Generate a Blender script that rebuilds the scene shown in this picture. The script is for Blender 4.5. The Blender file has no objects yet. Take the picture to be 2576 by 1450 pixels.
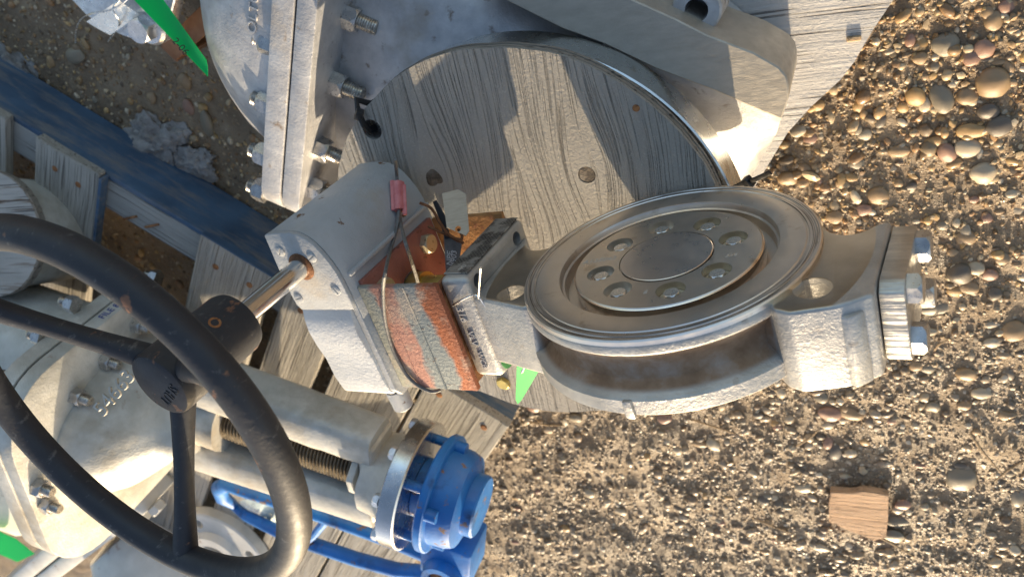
import bpy, bmesh, math, random
import numpy as np
from mathutils import Vector, Matrix, noise as mnoise
random.seed(7)
rng = np.random.default_rng(7)

# ------------------------------------------------------------------ camera, sky, sun, exposure
# One unit below is 0.36 mm.  World: +X to the left of the picture, +Y away from the viewer, +Z up.
U = 0.00036
FOC = 2100.0
CX, CY = 1288.0, 725.0
_up = Vector((-.34, -.54, .77)).normalized()
_far = (Vector((0, -1, 0)) - _up * _up.dot(Vector((0, -1, 0)))).normalized()
_lx = _far.cross(_up)
GZ = -562.8 - 750.0            # height of the ground below the photographed valve's centre frame
_c0 = Vector((386.2, 86.6, 0))
GZ = _up.dot(_c0) - 385 - 750

def W(p):                       # camera-aligned units -> world units
    p = Vector(p)
    return Vector((p.dot(_lx), p.dot(_far), p.dot(_up) - GZ))

CAM = W((0, 0, FOC))
def wdir(v):
    v = Vector(v)
    return Vector((v.dot(_lx), v.dot(_far), v.dot(_up)))
def ray(px, py):
    return wdir(((px - CX) / FOC, (CY - py) / FOC, -1.0))
def H(px, py, z):               # a point at height z above the ground
    r = ray(px, py)
    return CAM + r * ((z - CAM.z) / r.z)
def RP(px, py, p0, n):          # a point on a plane
    r = ray(px, py); n = Vector(n); p0 = Vector(p0)
    return CAM + r * ((p0 - CAM).dot(n) / r.dot(n))

sc = bpy.context.scene
COL = sc.collection
cam_d = bpy.data.cameras.new('camera')
cam = bpy.data.objects.new('camera', cam_d)
COL.objects.link(cam)
sc.camera = cam
cam_d.sensor_width = 36.0
cam_d.lens = 36.0 * FOC / 2576.0
cam_d.clip_start = 0.01
cam_d.clip_end = 500.0
cm = Matrix((wdir((1, 0, 0)), wdir((0, 1, 0)), wdir((0, 0, 1)))).transposed().to_4x4()
cm.translation = CAM * U
cam.matrix_world = cm
cam_d.dof.use_dof = True
cam_d.dof.focus_distance = 0.79
cam_d.dof.aperture_fstop = 8.0

SUN_EL = math.radians(14.0)
SUN_AZ = math.radians(-2.0)
world = bpy.data.worlds.new('World')
sc.world = world
world.use_nodes = True
wn = world.node_tree
sky = wn.nodes.new('ShaderNodeTexSky')
sky.sky_type = 'NISHITA'
sky.sun_disc = False
sky.sun_elevation = SUN_EL
sky.sun_rotation = SUN_AZ
sky.altitude = 600.0
sky.dust_density = 4.0
sky.ozone_density = 0.4
bg = wn.nodes['Background']
bg.inputs['Strength'].default_value = 0.15
wn.links.new(sky.outputs['Color'], bg.inputs['Color'])
sun_d = bpy.data.lights.new('sun', 'SUN')
sun_d.energy = 5.0
sun_d.angle = math.radians(0.53)
sun_d.color = (1.0, 0.80, 0.54)
sun = bpy.data.objects.new('sun', sun_d)
COL.objects.link(sun)
sun.rotation_euler = Vector((-math.sin(SUN_AZ) * math.cos(SUN_EL), -math.cos(SUN_AZ) * math.cos(SUN_EL), -math.sin(SUN_EL))).to_track_quat('-Z', 'Y').to_euler()
sun.location = (0, 3, 2)
sc.view_settings.view_transform = 'Standard'
sc.view_settings.look = 'None'
sc.view_settings.exposure = 0.88
sc.view_settings.gamma = 1.0
sc.view_settings.use_curve_mapping = False

# ------------------------------------------------------------------ material helpers
class NT:
    def __init__(self, name):
        self.m = bpy.data.materials.new(name)
        self.m.use_nodes = True
        self.t = self.m.node_tree
        self.b = self.t.nodes['Principled BSDF']
        self.out = self.t.nodes['Material Output']
        self.co = self.n('ShaderNodeTexCoord').outputs['Object']
    def n(self, ty, **kw):
        nd = self.t.nodes.new(ty)
        for k, v in kw.items():
            setattr(nd, k, v)
        return nd
    def l(self, a, b):
        self.t.links.new(a, b)
    def mapping(self, sc_, co=None, rot=(0, 0, 0)):
        m = self.n('ShaderNodeMapping')
        m.inputs['Scale'].default_value = sc_
        m.inputs['Rotation'].default_value = rot
        self.l(co or self.co, m.inputs['Vector'])
        return m.outputs['Vector']
    def noise(self, scale, detail=5, rough=.55, co=None, dist=0.0):
        n = self.n('ShaderNodeTexNoise')
        n.inputs['Scale'].default_value = scale
        n.inputs['Detail'].default_value = detail
        n.inputs['Roughness'].default_value = rough
        n.inputs['Distortion'].default_value = dist
        self.l(co or self.co, n.inputs['Vector'])
        return n.outputs['Fac']
    def ramp(self, fac, stops, interp='LINEAR'):
        r = self.n('ShaderNodeValToRGB')
        r.color_ramp.interpolation = interp
        e = r.color_ramp.elements
        while len(e) < len(stops):
            e.new(0.5)
        for i, (p, c) in enumerate(stops):
            e[i].position = p
            if not hasattr(c, '__len__'):
                c = (c, c, c)
            e[i].color = (c[0], c[1], c[2], 1)
        self.l(fac, r.inputs['Fac'])
        return r.outputs['Color']
    def mix(self, fac, a, b, mode='MIX'):
        m = self.n('ShaderNodeMix', data_type='RGBA', blend_type=mode)
        for s, v in ((0, fac), (6, a), (7, b)):
            if hasattr(v, 'links') or hasattr(v, 'is_linked'):
                self.l(v, m.inputs[s])
            elif s == 0:
                m.inputs[0].default_value = v
            else:
                m.inputs[s].default_value = (v[0], v[1], v[2], 1)
        return m.outputs[2]
    def math(self, op, a, b=None, clamp=False):
        m = self.n('ShaderNodeMath', operation=op)
        m.use_clamp = clamp
        for i, v in enumerate((a, b)):
            if v is None:
                continue
            if hasattr(v, 'is_linked'):
                self.l(v, m.inputs[i])
            else:
                m.inputs[i].default_value = v
        return m.outputs[0]
    def step(self, v, lo, hi):
        m = self.n('ShaderNodeMapRange')
        m.interpolation_type = 'SMOOTHSTEP'
        m.inputs['From Min'].default_value = lo
        m.inputs['From Max'].default_value = hi
        self.l(v, m.inputs['Value'])
        return m.outputs['Result']
    def sep(self, co=None):
        s = self.n('ShaderNodeSeparateXYZ')
        self.l(co or self.co, s.inputs[0])
        return s.outputs
    def bump(self, height, strength=.3, dist=.001, prev=None):
        b = self.n('ShaderNodeBump')
        b.inputs['Strength'].default_value = strength
        b.inputs['Distance'].default_value = dist
        self.l(height, b.inputs['Height'])
        if prev is not None:
            self.l(prev, b.inputs['Normal'])
        return b.outputs['Normal']
    def done(self, color=None, rough=None, metal=None, normal=None, **kw):
        for k, v in (('Base Color', color), ('Roughness', rough), ('Metallic', metal), ('Normal', normal)):
            if v is None:
                continue
            if hasattr(v, 'is_linked'):
                self.l(v, self.b.inputs[k])
            elif k == 'Base Color':
                self.b.inputs[k].default_value = (v[0], v[1], v[2], 1)
            else:
                self.b.inputs[k].default_value = v
        for k, v in kw.items():
            self.b.inputs[k.replace('_', ' ').title() if k != 'IOR' else k].default_value = v
        return self.m

def metalmat(name, c1, c2, rough=.45, metal=.5, ns=40, bump=.35, bs=420, bdist=.0012, spot=None, spots2=None, stretch=(1, 1, 1)):
    """painted or cast metal: two-tone noise, fine relief and optional rust spots (colour, scale, lo, hi)"""
    t = NT(name)
    co = t.mapping(stretch)
    col = t.ramp(t.noise(ns, 6, .6, co), [(.35, c1), (.68, c2)])
    rg = t.ramp(t.noise(ns * 2.3, 4), [(.3, max(.05, rough - .1)), (.7, min(1, rough + .12))])
    mt = metal
    for sp in (spot, spots2):
        if sp:
            f = t.ramp(t.noise(sp[1], 6, .62), [(sp[2], 0), (sp[3], 1)])
            col = t.mix(f, col, sp[0])
            rg = t.mix(f, rg, (.85,) * 3)
            mt = t.math('MULTIPLY', t.math('SUBTRACT', 1.0, f), metal) if mt is metal else t.math('MULTIPLY', mt, t.math('SUBTRACT', 1.0, f))
    nr = t.bump(t.noise(bs, 4, .6, co), bump, bdist)
    nr = t.bump(t.noise(bs * .16, 4, .6, co), bump * .6, bdist * 2.5, nr)
    return t.done(col, rg, mt, nr)

RUST = (.20, .065, .022)
M = {}
M['cast'] = metalmat('cast_silver', (.40, .40, .41), (.58, .575, .57), .45, .4, 30, .45, 330, .0013, spot=((.17, .125, .09), 45, .62, .73), spots2=((.33, .28, .22), 9, .54, .74))
M['cast2'] = metalmat('cast_grey', (.42, .41, .37), (.58, .57, .53), .5, .2, 24, .5, 300, .0014, spot=((.25, .14, .07), 26, .66, .76), spots2=((.30, .255, .19), 8, .50, .72))
M['white'] = metalmat('white_paint', (.50, .49, .46), (.62, .61, .58), .45, .0, 20, .3, 200, .001, spot=((.26, .11, .04), 22, .63, .70))
M['galv'] = metalmat('galvanised', (.52, .53, .55), (.78, .78, .79), .33, .75, 90, .25, 500, .0006)
M['bolt'] = metalmat('bolt_steel', (.42, .41, .40), (.62, .60, .57), .32, .9, 120, .15, 600, .0004)
M['thread'] = metalmat('thread_steel', (.30, .27, .23), (.62, .58, .52), .3, .9, 120, .2, 700, .0004)
M['chrome'] = metalmat('turned_shaft', (.62, .60, .57), (.78, .77, .74), .16, 1.0, 60, .06, 700, .0003, stretch=(1, 1, .04))
M['gear'] = metalmat('grey_gear_paint', (.34, .355, .37), (.43, .445, .46), .5, .1, 12, .45, 420, .0012, spot=((.15, .075, .035), 34, .655, .69), spots2=((.36, .31, .25), 11, .55, .75))
M['gearcast'] = metalmat('grey_gear_casting', (.48, .495, .51), (.60, .61, .625), .42, .15, 14, .5, 300, .0014)
M['blue'] = metalmat('blue_paint', (.010, .115, .40), (.018, .19, .56), .46, .0, 14, .4, 200, .001, spot=((.20, .13, .09), 44, .62, .66), spots2=((.02, .05, .13), 16, .56, .72))
M['rust'] = metalmat('rusty_steel', (.22, .085, .03), (.40, .19, .075), .8, .1, 60, .7, 400, .0014, spot=((.08, .03, .015), 90, .55, .68))
M['copper'] = metalmat('brown_strap', (.23, .10, .045), (.36, .18, .09), .4, .6, 40, .3, 300, .001)
M['brass'] = metalmat('brass', (.45, .34, .10), (.60, .48, .18), .35, .8, 60, .2, 300)
M['gasket'] = metalmat('black_gasket', (.008, .008, .008), (.02, .02, .02), .6, 0, 40, .1)
M['zip'] = metalmat('black_nylon', (.010, .010, .011), (.022, .022, .024), .35, 0, 60, .15, 500, .0005)
M['wire'] = metalmat('bright_wire', (.66, .66, .66), (.82, .82, .80), .25, .95, 80, .05)
M['cable'] = metalmat('steel_cable', (.11, .11, .105), (.19, .185, .18), .6, .2, 300, .6, 900, .0006)
M['rustwire'] = metalmat('rusty_wire', (.10, .045, .02), (.25, .11, .05), .65, .4, 200, .4)
M['pink'] = metalmat('pink_sleeve', (.52, .13, .14), (.66, .24, .24), .45, .05, 90, .2, 400, .0006)
M['tag'] = metalmat('steel_tag', (.42, .335, .24), (.50, .41, .30), .6, .1, 70, .1, 300, .0004, stretch=(1, 12, 1))
M['tagdark'] = metalmat('dark_tag', (.10, .085, .07), (.22, .19, .16), .35, .7, 50, .15, 300, .0004)
M['tagwhite'] = metalmat('bright_tag', (.74, .73, .69), (.86, .85, .82), .3, .55, 60, .2, 250, .0005)
M['darkhole'] = metalmat('dark_bore', (.03, .022, .016), (.07, .05, .035), .6, .3, 60, .3)
M['rubber'] = metalmat('black_boot', (.010, .012, .015), (.02, .024, .03), .5, 0, 40, .1)

def m_handwheel():
    t = NT('black_wheel_paint')
    col = t.ramp(t.noise(16, 5), [(.3, (.019, .021, .027)), (.7, (.029, .031, .038))])
    s = t.mapping((1, 1, .5))
    chip = t.ramp(t.noise(34, 6, .65, s), [(.62, 0), (.65, 1)])
    col = t.mix(chip, col, (.17, .085, .05))
    scuff = t.ramp(t.noise(120, 6, .7, s), [(.60, 0), (.70, .8)])
    col = t.mix(scuff, col, (.11, .11, .11))
    nr = t.bump(t.noise(240, 3), .16, .0008)
    nr = t.bump(t.noise(60, 5, .7), .35, .0012, nr)
    return t.done(col, t.ramp(t.noise(50, 4), [(.3, .5), (.7, .66)]), 0.0, nr)
M['wheel'] = m_handwheel()

def m_machined(name, base1, base2, axis='Y', rough=.28, lines=True, stain=True):
    t = NT(name)
    wv = t.n('ShaderNodeTexWave', wave_type='RINGS', rings_direction=axis, wave_profile='SIN')
    wv.inputs['Scale'].default_value = 330.0
    wv.inputs['Distortion'].default_value = .6
    wv.inputs['Detail'].default_value = 1.0
    t.l(t.co, wv.inputs['Vector'])
    col = t.ramp(t.noise(22, 6, .6), [(.3, base1), (.7, base2)])
    if stain:
        st = t.ramp(t.noise(38, 6, .6), [(.60, 0), (.72, 1)])
        col = t.mix(t.math('MULTIPLY', st, .55), col, (.34, .24, .13))
    if lines:
        s = t.sep()
        r = t.math('SQRT', t.math('ADD', t.math('POWER', s[0], 2.0), t.math('POWER', s[2], 2.0)))
        band = t.math('MULTIPLY', t.step(r, 338 * U, 344 * U), t.math('SUBTRACT', 1.0, t.step(r, 366 * U, 370 * U)))
        # broken dark scratches that follow the turning
        ang = t.n('ShaderNodeCombineXYZ')
        t.l(t.math('MULTIPLY', r, 900.0), ang.inputs[0])
        t.l(t.math('MULTIPLY', t.math('ARCTAN2', s[0], s[2]), 1.3), ang.inputs[1])
        scr = t.ramp(t.noise(1.0, 3, .5, ang.outputs[0]), [(.50, 0), (.58, 1)])
        col = t.mix(t.math('MULTIPLY', t.math('MULTIPLY', band, scr), .75), col, (.10, .075, .055))
    t.b.inputs['Anisotropic'].default_value = .55
    tg = t.n('ShaderNodeTangent', direction_type='RADIAL', axis=axis)
    t.l(tg.outputs[0], t.b.inputs['Tangent'])
    nr = t.bump(wv.outputs['Fac'], .10, .0002)
    nr = t.bump(t.noise(500, 3), .04, .0004, nr)
    return t.done(col, t.ramp(t.noise(60, 4), [(.3, rough - .06), (.7, rough + .1)]), 1.0, nr)
M['machined'] = m_machined('turned_face', (.70, .64, .57), (.82, .76, .69), rough=.33)
M['disc'] = m_machined('turned_disc', (.68, .62, .545), (.80, .735, .65), rough=.32, lines=False)
M['disccentre'] = m_machined('turned_disc_centre', (.64, .59, .55), (.74, .69, .65), rough=.30, lines=False, stain=False)
M['ringsteel'] = m_machined('flange_edge_steel', (.58, .60, .60), (.74, .75, .74), axis='Z', rough=.24, lines=False)
M['plate'] = metalmat('milled_plate', (.40, .36, .30), (.48, .435, .365), .45, .4, 40, .35, 500, .0007, stretch=(1, 3, 1))

def m_body():
    t = NT('valve_body_casting')
    s = t.sep()
    r = t.math('SQRT', t.math('ADD', t.math('POWER', s[0], 2.0), t.math('POWER', s[2], 2.0)))
    cast = t.ramp(t.noise(26, 6), [(.3, (.37, .36, .34)), (.7, (.55, .535, .505))])
    grime = t.ramp(t.noise(60, 6, .65), [(.62, 0), (.74, 1)])
    cast = t.mix(t.math('MULTIPLY', grime, .5), cast, (.22, .15, .09))
    rust = t.ramp(t.noise(30, 6, .6), [(.3, (.20, .115, .06)), (.50, (.33, .215, .13)), (.72, (.47, .40, .34))])
    fr = t.math('SUBTRACT', 1.0, t.step(r, 358 * U, 378 * U))
    fy = t.math('SUBTRACT', 1.0, t.step(s[1], -52 * U, -40 * U))
    fn = t.math('MULTIPLY', fr, fy)
    col = t.mix(fn, cast, rust)
    mach = t.ramp(t.noise(30, 5), [(.3, (.40, .36, .30)), (.7, (.53, .49, .42))])
    fm = t.math('MULTIPLY', t.step(s[1], -14.5 * U, -13.5 * U), t.math('SUBTRACT', 1.0, t.step(r, 484 * U, 488 * U)))
    col = t.mix(fm, col, mach)
    nr = t.bump(t.noise(330, 4, .65), .42, .0013)
    nr = t.bump(t.noise(70, 5, .6), .3, .003, nr)
    mixn = t.n('ShaderNodeMix', data_type='VECTOR')
    g = t.n('ShaderNodeNewGeometry')
    t.l(fm, mixn.inputs[0]); t.l(nr, mixn.inputs[4]); t.l(g.outputs['Normal'], mixn.inputs[5])
    rg = t.mix(fm, t.mix(fn, (.46,) * 3, (.75,) * 3), (.34,) * 3)
    me = t.mix(fm, t.mix(fn, (.6,) * 3, (.12,) * 3), (1,) * 3)
    return t.done(col, rg, me, mixn.outputs[1])
M['vbody'] = m_body()

def m_bracket():
    t = NT('primed_bracket')
    s = t.sep()
    nz = t.noise(24, 5, .55)
    x = t.math('ADD', s[0], t.math('MULTIPLY', t.math('SUBTRACT', nz, .5), 95 * U))
    mr = t.n('ShaderNodeMapRange')
    mr.inputs['From Min'].default_value = -880 * U
    mr.inputs['From Max'].default_value = -580 * U
    t.l(x, mr.inputs['Value'])
    grey, pink, red = (.20, .225, .225), (.40, .20, .15), (.36, .10, .03)
    col = t.ramp(mr.outputs[0], [(0, (.33, .33, .27)), (.20, (.27, .285, .26)), (.25, pink), (.50, pink), (.55, grey), (.79, grey), (.84, red), (1, (.24, .07, .03))])
    col = t.mix(t.ramp(t.noise(22, 6, .6), [(.55, 0), (.68, .8)]), col, (.44, .36, .28))
    col = t.mix(t.ramp(t.noise(130, 6, .7), [(.60, 0), (.70, .9)]), col, (.10, .05, .03))
    nr = t.bump(t.noise(260, 5, .65), .8, .0016)
    return t.done(col, .6, .05, nr)
M['bracket'] = m_bracket()
M['primer'] = metalmat('red_primer', (.24, .085, .06), (.34, .13, .095), .6, 0, 26, .5, 260, .0012, spot=((.10, .04, .025), 70, .62, .72))
M['primerust'] = metalmat('orange_rust', (.27, .115, .035), (.40, .20, .07), .8, 0, 60, .8, 330, .0015, spot=((.16, .05, .03), 90, .58, .70))

def m_plywood(name, along=1, *A_, **K_):
    return _plywood(name, along, *A_, **K_)
def _plywood(name, along=1, c_lo=(.28, .265, .25), c_hi=(.50, .475, .44), crack=.75, rot=0.0, contrast=1.0, brown=None, knots=(), crk=(.34, .40), fine_cracks=False):
    t = NT(name)
    sc_ = [70.0, 70.0, 70.0]
    sc_[along] = 3.2
    rt = (0, 0, rot)
    # bend the grain a little so that it never runs ruler-straight
    nzv = t.n('ShaderNodeTexNoise'); nzv.inputs['Scale'].default_value = 5.0; nzv.inputs['Detail'].default_value = 2.0
    t.l(t.co, nzv.inputs['Vector'])
    vm = t.n('ShaderNodeVectorMath', operation='MULTIPLY_ADD')
    t.l(nzv.outputs['Color'], vm.inputs[0])
    vm.inputs[1].default_value = (.009, .009, 0)
    t.l(t.co, vm.inputs[2])
    cov = vm.outputs[0]
    for kx, ky, kr in knots:
        d = t.n('ShaderNodeVectorMath', operation='SUBTRACT'); t.l(cov, d.inputs[0]); d.inputs[1].default_value = (kx, ky, .27)
        fl_ = t.n('ShaderNodeVectorMath', operation='MULTIPLY'); t.l(d.outputs[0], fl_.inputs[0]); fl_.inputs[1].default_value = (1, .55, 0)
        ln = t.n('ShaderNodeVectorMath', operation='LENGTH'); t.l(fl_.outputs[0], ln.inputs[0])
        fal = t.math('POWER', 2.718, t.math('MULTIPLY', t.math('POWER', t.math('DIVIDE', ln.outputs['Value'], kr), 2.0), -1.0))
        sc__ = t.n('ShaderNodeVectorMath', operation='SCALE'); t.l(fl_.outputs[0], sc__.inputs[0]); t.l(t.math('MULTIPLY', fal, -.8), sc__.inputs['Scale'])
        ad = t.n('ShaderNodeVectorMath', operation='ADD'); t.l(cov, ad.inputs[0]); t.l(sc__.outputs[0], ad.inputs[1])
        cov = ad.outputs[0]
    g = t.mapping(sc_, cov, rt)
    sc2 = [c * 3.3 for c in sc_]
    g2 = t.mapping(sc2, cov, rt)
    grain = t.noise(1.0, 6, .65, g)
    fine = t.noise(1.0, 4, .7, g2)
    col = t.ramp(grain, [(.30, c_lo), (.70, c_hi)])
    col = t.mix(t.ramp(t.noise(9, 5), [(.35, 0), (.75, .6)]), col, tuple(c * 1.12 for c in c_hi))
    if brown:
        col = t.mix(t.ramp(grain, [(.52, 0), (.60, 1)]), col, brown)
    sc3 = [250.0, 250.0, 250.0]
    sc3[along] = 4.0
    g3 = t.mapping(sc3, cov, rt)
    cr = t.ramp(t.noise(1.0, 2, .5, g3), [(crk[0], 1), (crk[1], 0)])
    col = t.mix(t.math('MULTIPLY', cr, crack), col, (.06, .05, .045))
    if fine_cracks:
        sc4 = [620.0, 620.0, 620.0]
        sc4[along] = 8.0
        cr2 = t.ramp(t.noise(1.0, 2, .5, t.mapping(sc4, cov, rt)), [(.36, 1), (.43, 0)])
        col = t.mix(t.math('MULTIPLY', cr2, .28), col, (.09, .08, .065))
        cr = t.math('MAXIMUM', cr, t.math('MULTIPLY', cr2, .6))
        fz_ = t.ramp(t.noise(420, 5, .75), [(.55, 0), (.70, 1)])
        col = t.mix(t.math('MULTIPLY', fz_, .5), col, (.56, .52, .45))
    hgt = t.math('ADD', t.math('MULTIPLY', grain, .8), t.math('MULTIPLY', fine, .35))
    hgt = t.math('SUBTRACT', hgt, t.math('MULTIPLY', cr, .9))
    nr = t.bump(hgt, 1.0, .0030)
    nr = t.bump(t.noise(230, 5, .75), .8, .0022, nr)
    return t.done(col, .85, 0.0, nr)
M['ply'] = m_plywood('weathered_plywood', 1, (.285, .266, .236), (.36, .338, .302), crack=.5, fine_cracks=True, knots=[(*(H(1476, 440, 750).xy * U), .045), (*(H(1092, 452, 750).xy * U), .04), (*(H(1330, 560, 750).xy * U), .05)], crk=(.30, .35))
M['plylow'] = m_plywood('weathered_plywood_sheet', 0, (.36, .34, .32), (.58, .56, .53))
M['plybrown'] = m_plywood('striped_plywood', 0, (.34, .31, .28), (.50, .46, .42), rot=.7, brown=(.17, .10, .055))
M['plyedge'] = m_plywood('plywood_edge', 0, (.14, .12, .10), (.30, .27, .23))
def m_knot():
    t = NT('wood_knot')
    s = t.sep(); 
    col = t.ramp(t.noise(60, 6, .7), [(.35, (.035, .026, .02)), (.55, (.16, .13, .10)), (.75, (.34, .31, .27))])
    return t.done(col, .85, 0, t.bump(t.noise(200, 5, .7), 1.0, .003))
M['knot'] = m_knot()
M['deck'] = m_plywood('pallet_board', 1, (.27, .25, .215), (.43, .40, .35), fine_cracks=True)
M['stringer'] = m_plywood('stringer_wood', 0, (.27, .26, .235), (.40, .38, .345), crack=.4)
M['chipw'] = m_plywood('broken_wood', 0, (.44, .26, .15), (.60, .40, .25), crack=.4, fine_cracks=True)
M['twig'] = m_plywood('dry_twig', 2, (.26, .18, .10), (.42, .30, .18), crack=.2)

def m_bluewood():
    t = NT('blue_painted_wood')
    g = t.mapping((6, 60, 60))
    grain = t.noise(1.0, 6, .65, g)
    col = t.ramp(t.noise(12, 5), [(.3, (.035, .07, .125)), (.7, (.07, .135, .225))])
    wear = t.ramp(t.noise(1.0, 6, .7, t.mapping((10, 50, 50))), [(.47, 0), (.66, .8)])
    col = t.mix(wear, col, (.21, .20, .19))
    nr = t.bump(grain, .7, .002)
    return t.done(col, .7, 0, nr)
M['bluewood'] = m_bluewood()

def m_stones():
    t = NT('gravel_stone')
    a = t.n('ShaderNodeAttribute', attribute_name='Col')
    c = t.mix(t.ramp(t.noise(160, 5), [(.35, 0), (.75, .35)]), a.outputs['Color'], (.13, .085, .045))
    nr = t.bump(t.noise(420, 4), .4, .0008)
    return t.done(c, t.ramp(t.noise(70, 3), [(.35, .30), (.65, .62)]), 0, nr)
M['stone'] = m_stones()
def m_pebble(name, c1, c2, rough=.42):
    t = NT(name)
    col = t.ramp(t.noise(55, 6, .6), [(.3, c1), (.7, c2)])
    col = t.mix(t.ramp(t.noise(190, 5), [(.62, 0), (.74, .5)]), col, tuple(x * .45 for x in c1))
    return t.done(col, t.ramp(t.noise(40, 4), [(.3, rough - .12), (.7, rough + .14)]), 0, t.bump(t.noise(300, 4), .25, .0008))
PEB = [m_pebble('pebble_tan', (.27, .18, .095), (.36, .245, .135)), m_pebble('pebble_grey', (.20, .165, .115), (.28, .235, .165)),
       m_pebble('pebble_ochre', (.34, .205, .08), (.42, .275, .125)), m_pebble('pebble_dark', (.10, .082, .064), (.16, .132, .10)),
       m_pebble('pebble_rose', (.27, .155, .105), (.35, .21, .145)), m_pebble('pebble_pale', (.37, .30, .20), (.48, .40, .285))]
PEBN = ['tan', 'grey', 'ochre', 'dark grey', 'reddish', 'pale']
def m_ground():
    t = NT('wet_dirt')
    col = t.ramp(t.noise(14, 8, .65), [(.28, (.16, .112, .066)), (.52, (.28, .202, .124)), (.76, (.41, .31, .20))])
    col = t.mix(t.ramp(t.noise(170, 5, .7), [(.58, 0), (.7, .8)]), col, (.42, .30, .17))
    nr = t.bump(t.noise(240, 6, .7), .9, .003)
    nr = t.bump(t.noise(60, 5, .6), .7, .006, nr)
    return t.done(col, t.ramp(t.noise(20, 5), [(.35, .38), (.65, .75)]), 0, nr)
M['ground'] = m_ground()
def m_ice():
    t = NT('dirty_ice')
    col = t.ramp(t.noise(40, 6, .65), [(.3, (.26, .225, .19)), (.7, (.52, .50, .47))])
    nr = t.bump(t.noise(160, 5, .65), .8, .003)
    return t.done(col, .25, 0, nr, transmission_weight=.25, IOR=1.31, subsurface_weight=.0)
M['ice'] = m_ice()
def m_greentag(name, c, through):
    t = NT(name)
    t.done(c, .32, 0.0)
    tr = t.n('ShaderNodeBsdfTransparent'); tr.inputs[0].default_value = (*through, 1)
    tl = t.n('ShaderNodeBsdfTranslucent'); tl.inputs[0].default_value = (*c, 1)
    m1 = t.n('ShaderNodeMixShader'); m1.inputs[0].default_value = .55
    t.l(t.b.outputs[0], m1.inputs[1]); t.l(tl.outputs[0], m1.inputs[2])
    m2 = t.n('ShaderNodeMixShader'); m2.inputs[0].default_value = .25
    t.l(m1.outputs[0], m2.inputs[1]); t.l(tr.outputs[0], m2.inputs[2])
    t.l(m2.outputs[0], t.out.inputs[0])
    return t.m
M['green'] = m_greentag('green_plastic', (.01, .62, .22), (.02, .9, .30))
M['greenpaint'] = metalmat('green_marker_paint', (.05, .30, .08), (.14, .42, .16), .5, 0, 60, .5, 300)
def m_film():
    t = NT('clear_plastic_film')
    t.done((.62, .80, .82), .12, 0, t.bump(t.noise(60, 4), .8, .004))
    tr = t.n('ShaderNodeBsdfTransparent')
    m2 = t.n('ShaderNodeMixShader'); m2.inputs[0].default_value = .45
    t.l(t.b.outputs[0], m2.inputs[1]); t.l(tr.outputs[0], m2.inputs[2]); t.l(m2.outputs[0], t.out.inputs[0])
    return t.m
M['film'] = m_film()
M['ink'] = metalmat('black_ink', (.01, .01, .012), (.015, .015, .018), .5, 0, 20, .0)
M['inkblue'] = metalmat('blue_ink', (.02, .04, .20), (.03, .06, .28), .5, 0, 20, .0)
M['etch'] = metalmat('etched_mark', (.62, .58, .52), (.70, .66, .6), .5, .6, 20, .0)
def m_nameplate():
    t = NT('nameplate')
    g = t.mapping((1, 1, 1))
    br = t.n('ShaderNodeTexBrick')
    br.inputs['Scale'].default_value = 120.0
    br.inputs['Mortar Size'].default_value = .03
    br.inputs['Color1'].default_value = (.02, .018, .016, 1)
    br.inputs['Color2'].default_value = (.05, .045, .04, 1)
    br.inputs['Mortar'].default_value = (.34, .31, .27, 1)
    sw = t.n('ShaderNodeCombineXYZ'); s = t.sep()
    t.l(s[2], sw.inputs[0]); t.l(s[0], sw.inputs[1])
    t.l(sw.outputs[0], br.inputs['Vector'])
    worn = t.ramp(t.noise(70, 6, .6), [(.44, 0), (.56, 1)])
    col = t.mix(worn, br.outputs['Color'], (.40, .37, .33))
    return t.done(col, .4, .6, t.bump(t.noise(200, 4), .4, .001))
M['nameplate'] = m_nameplate()

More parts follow.
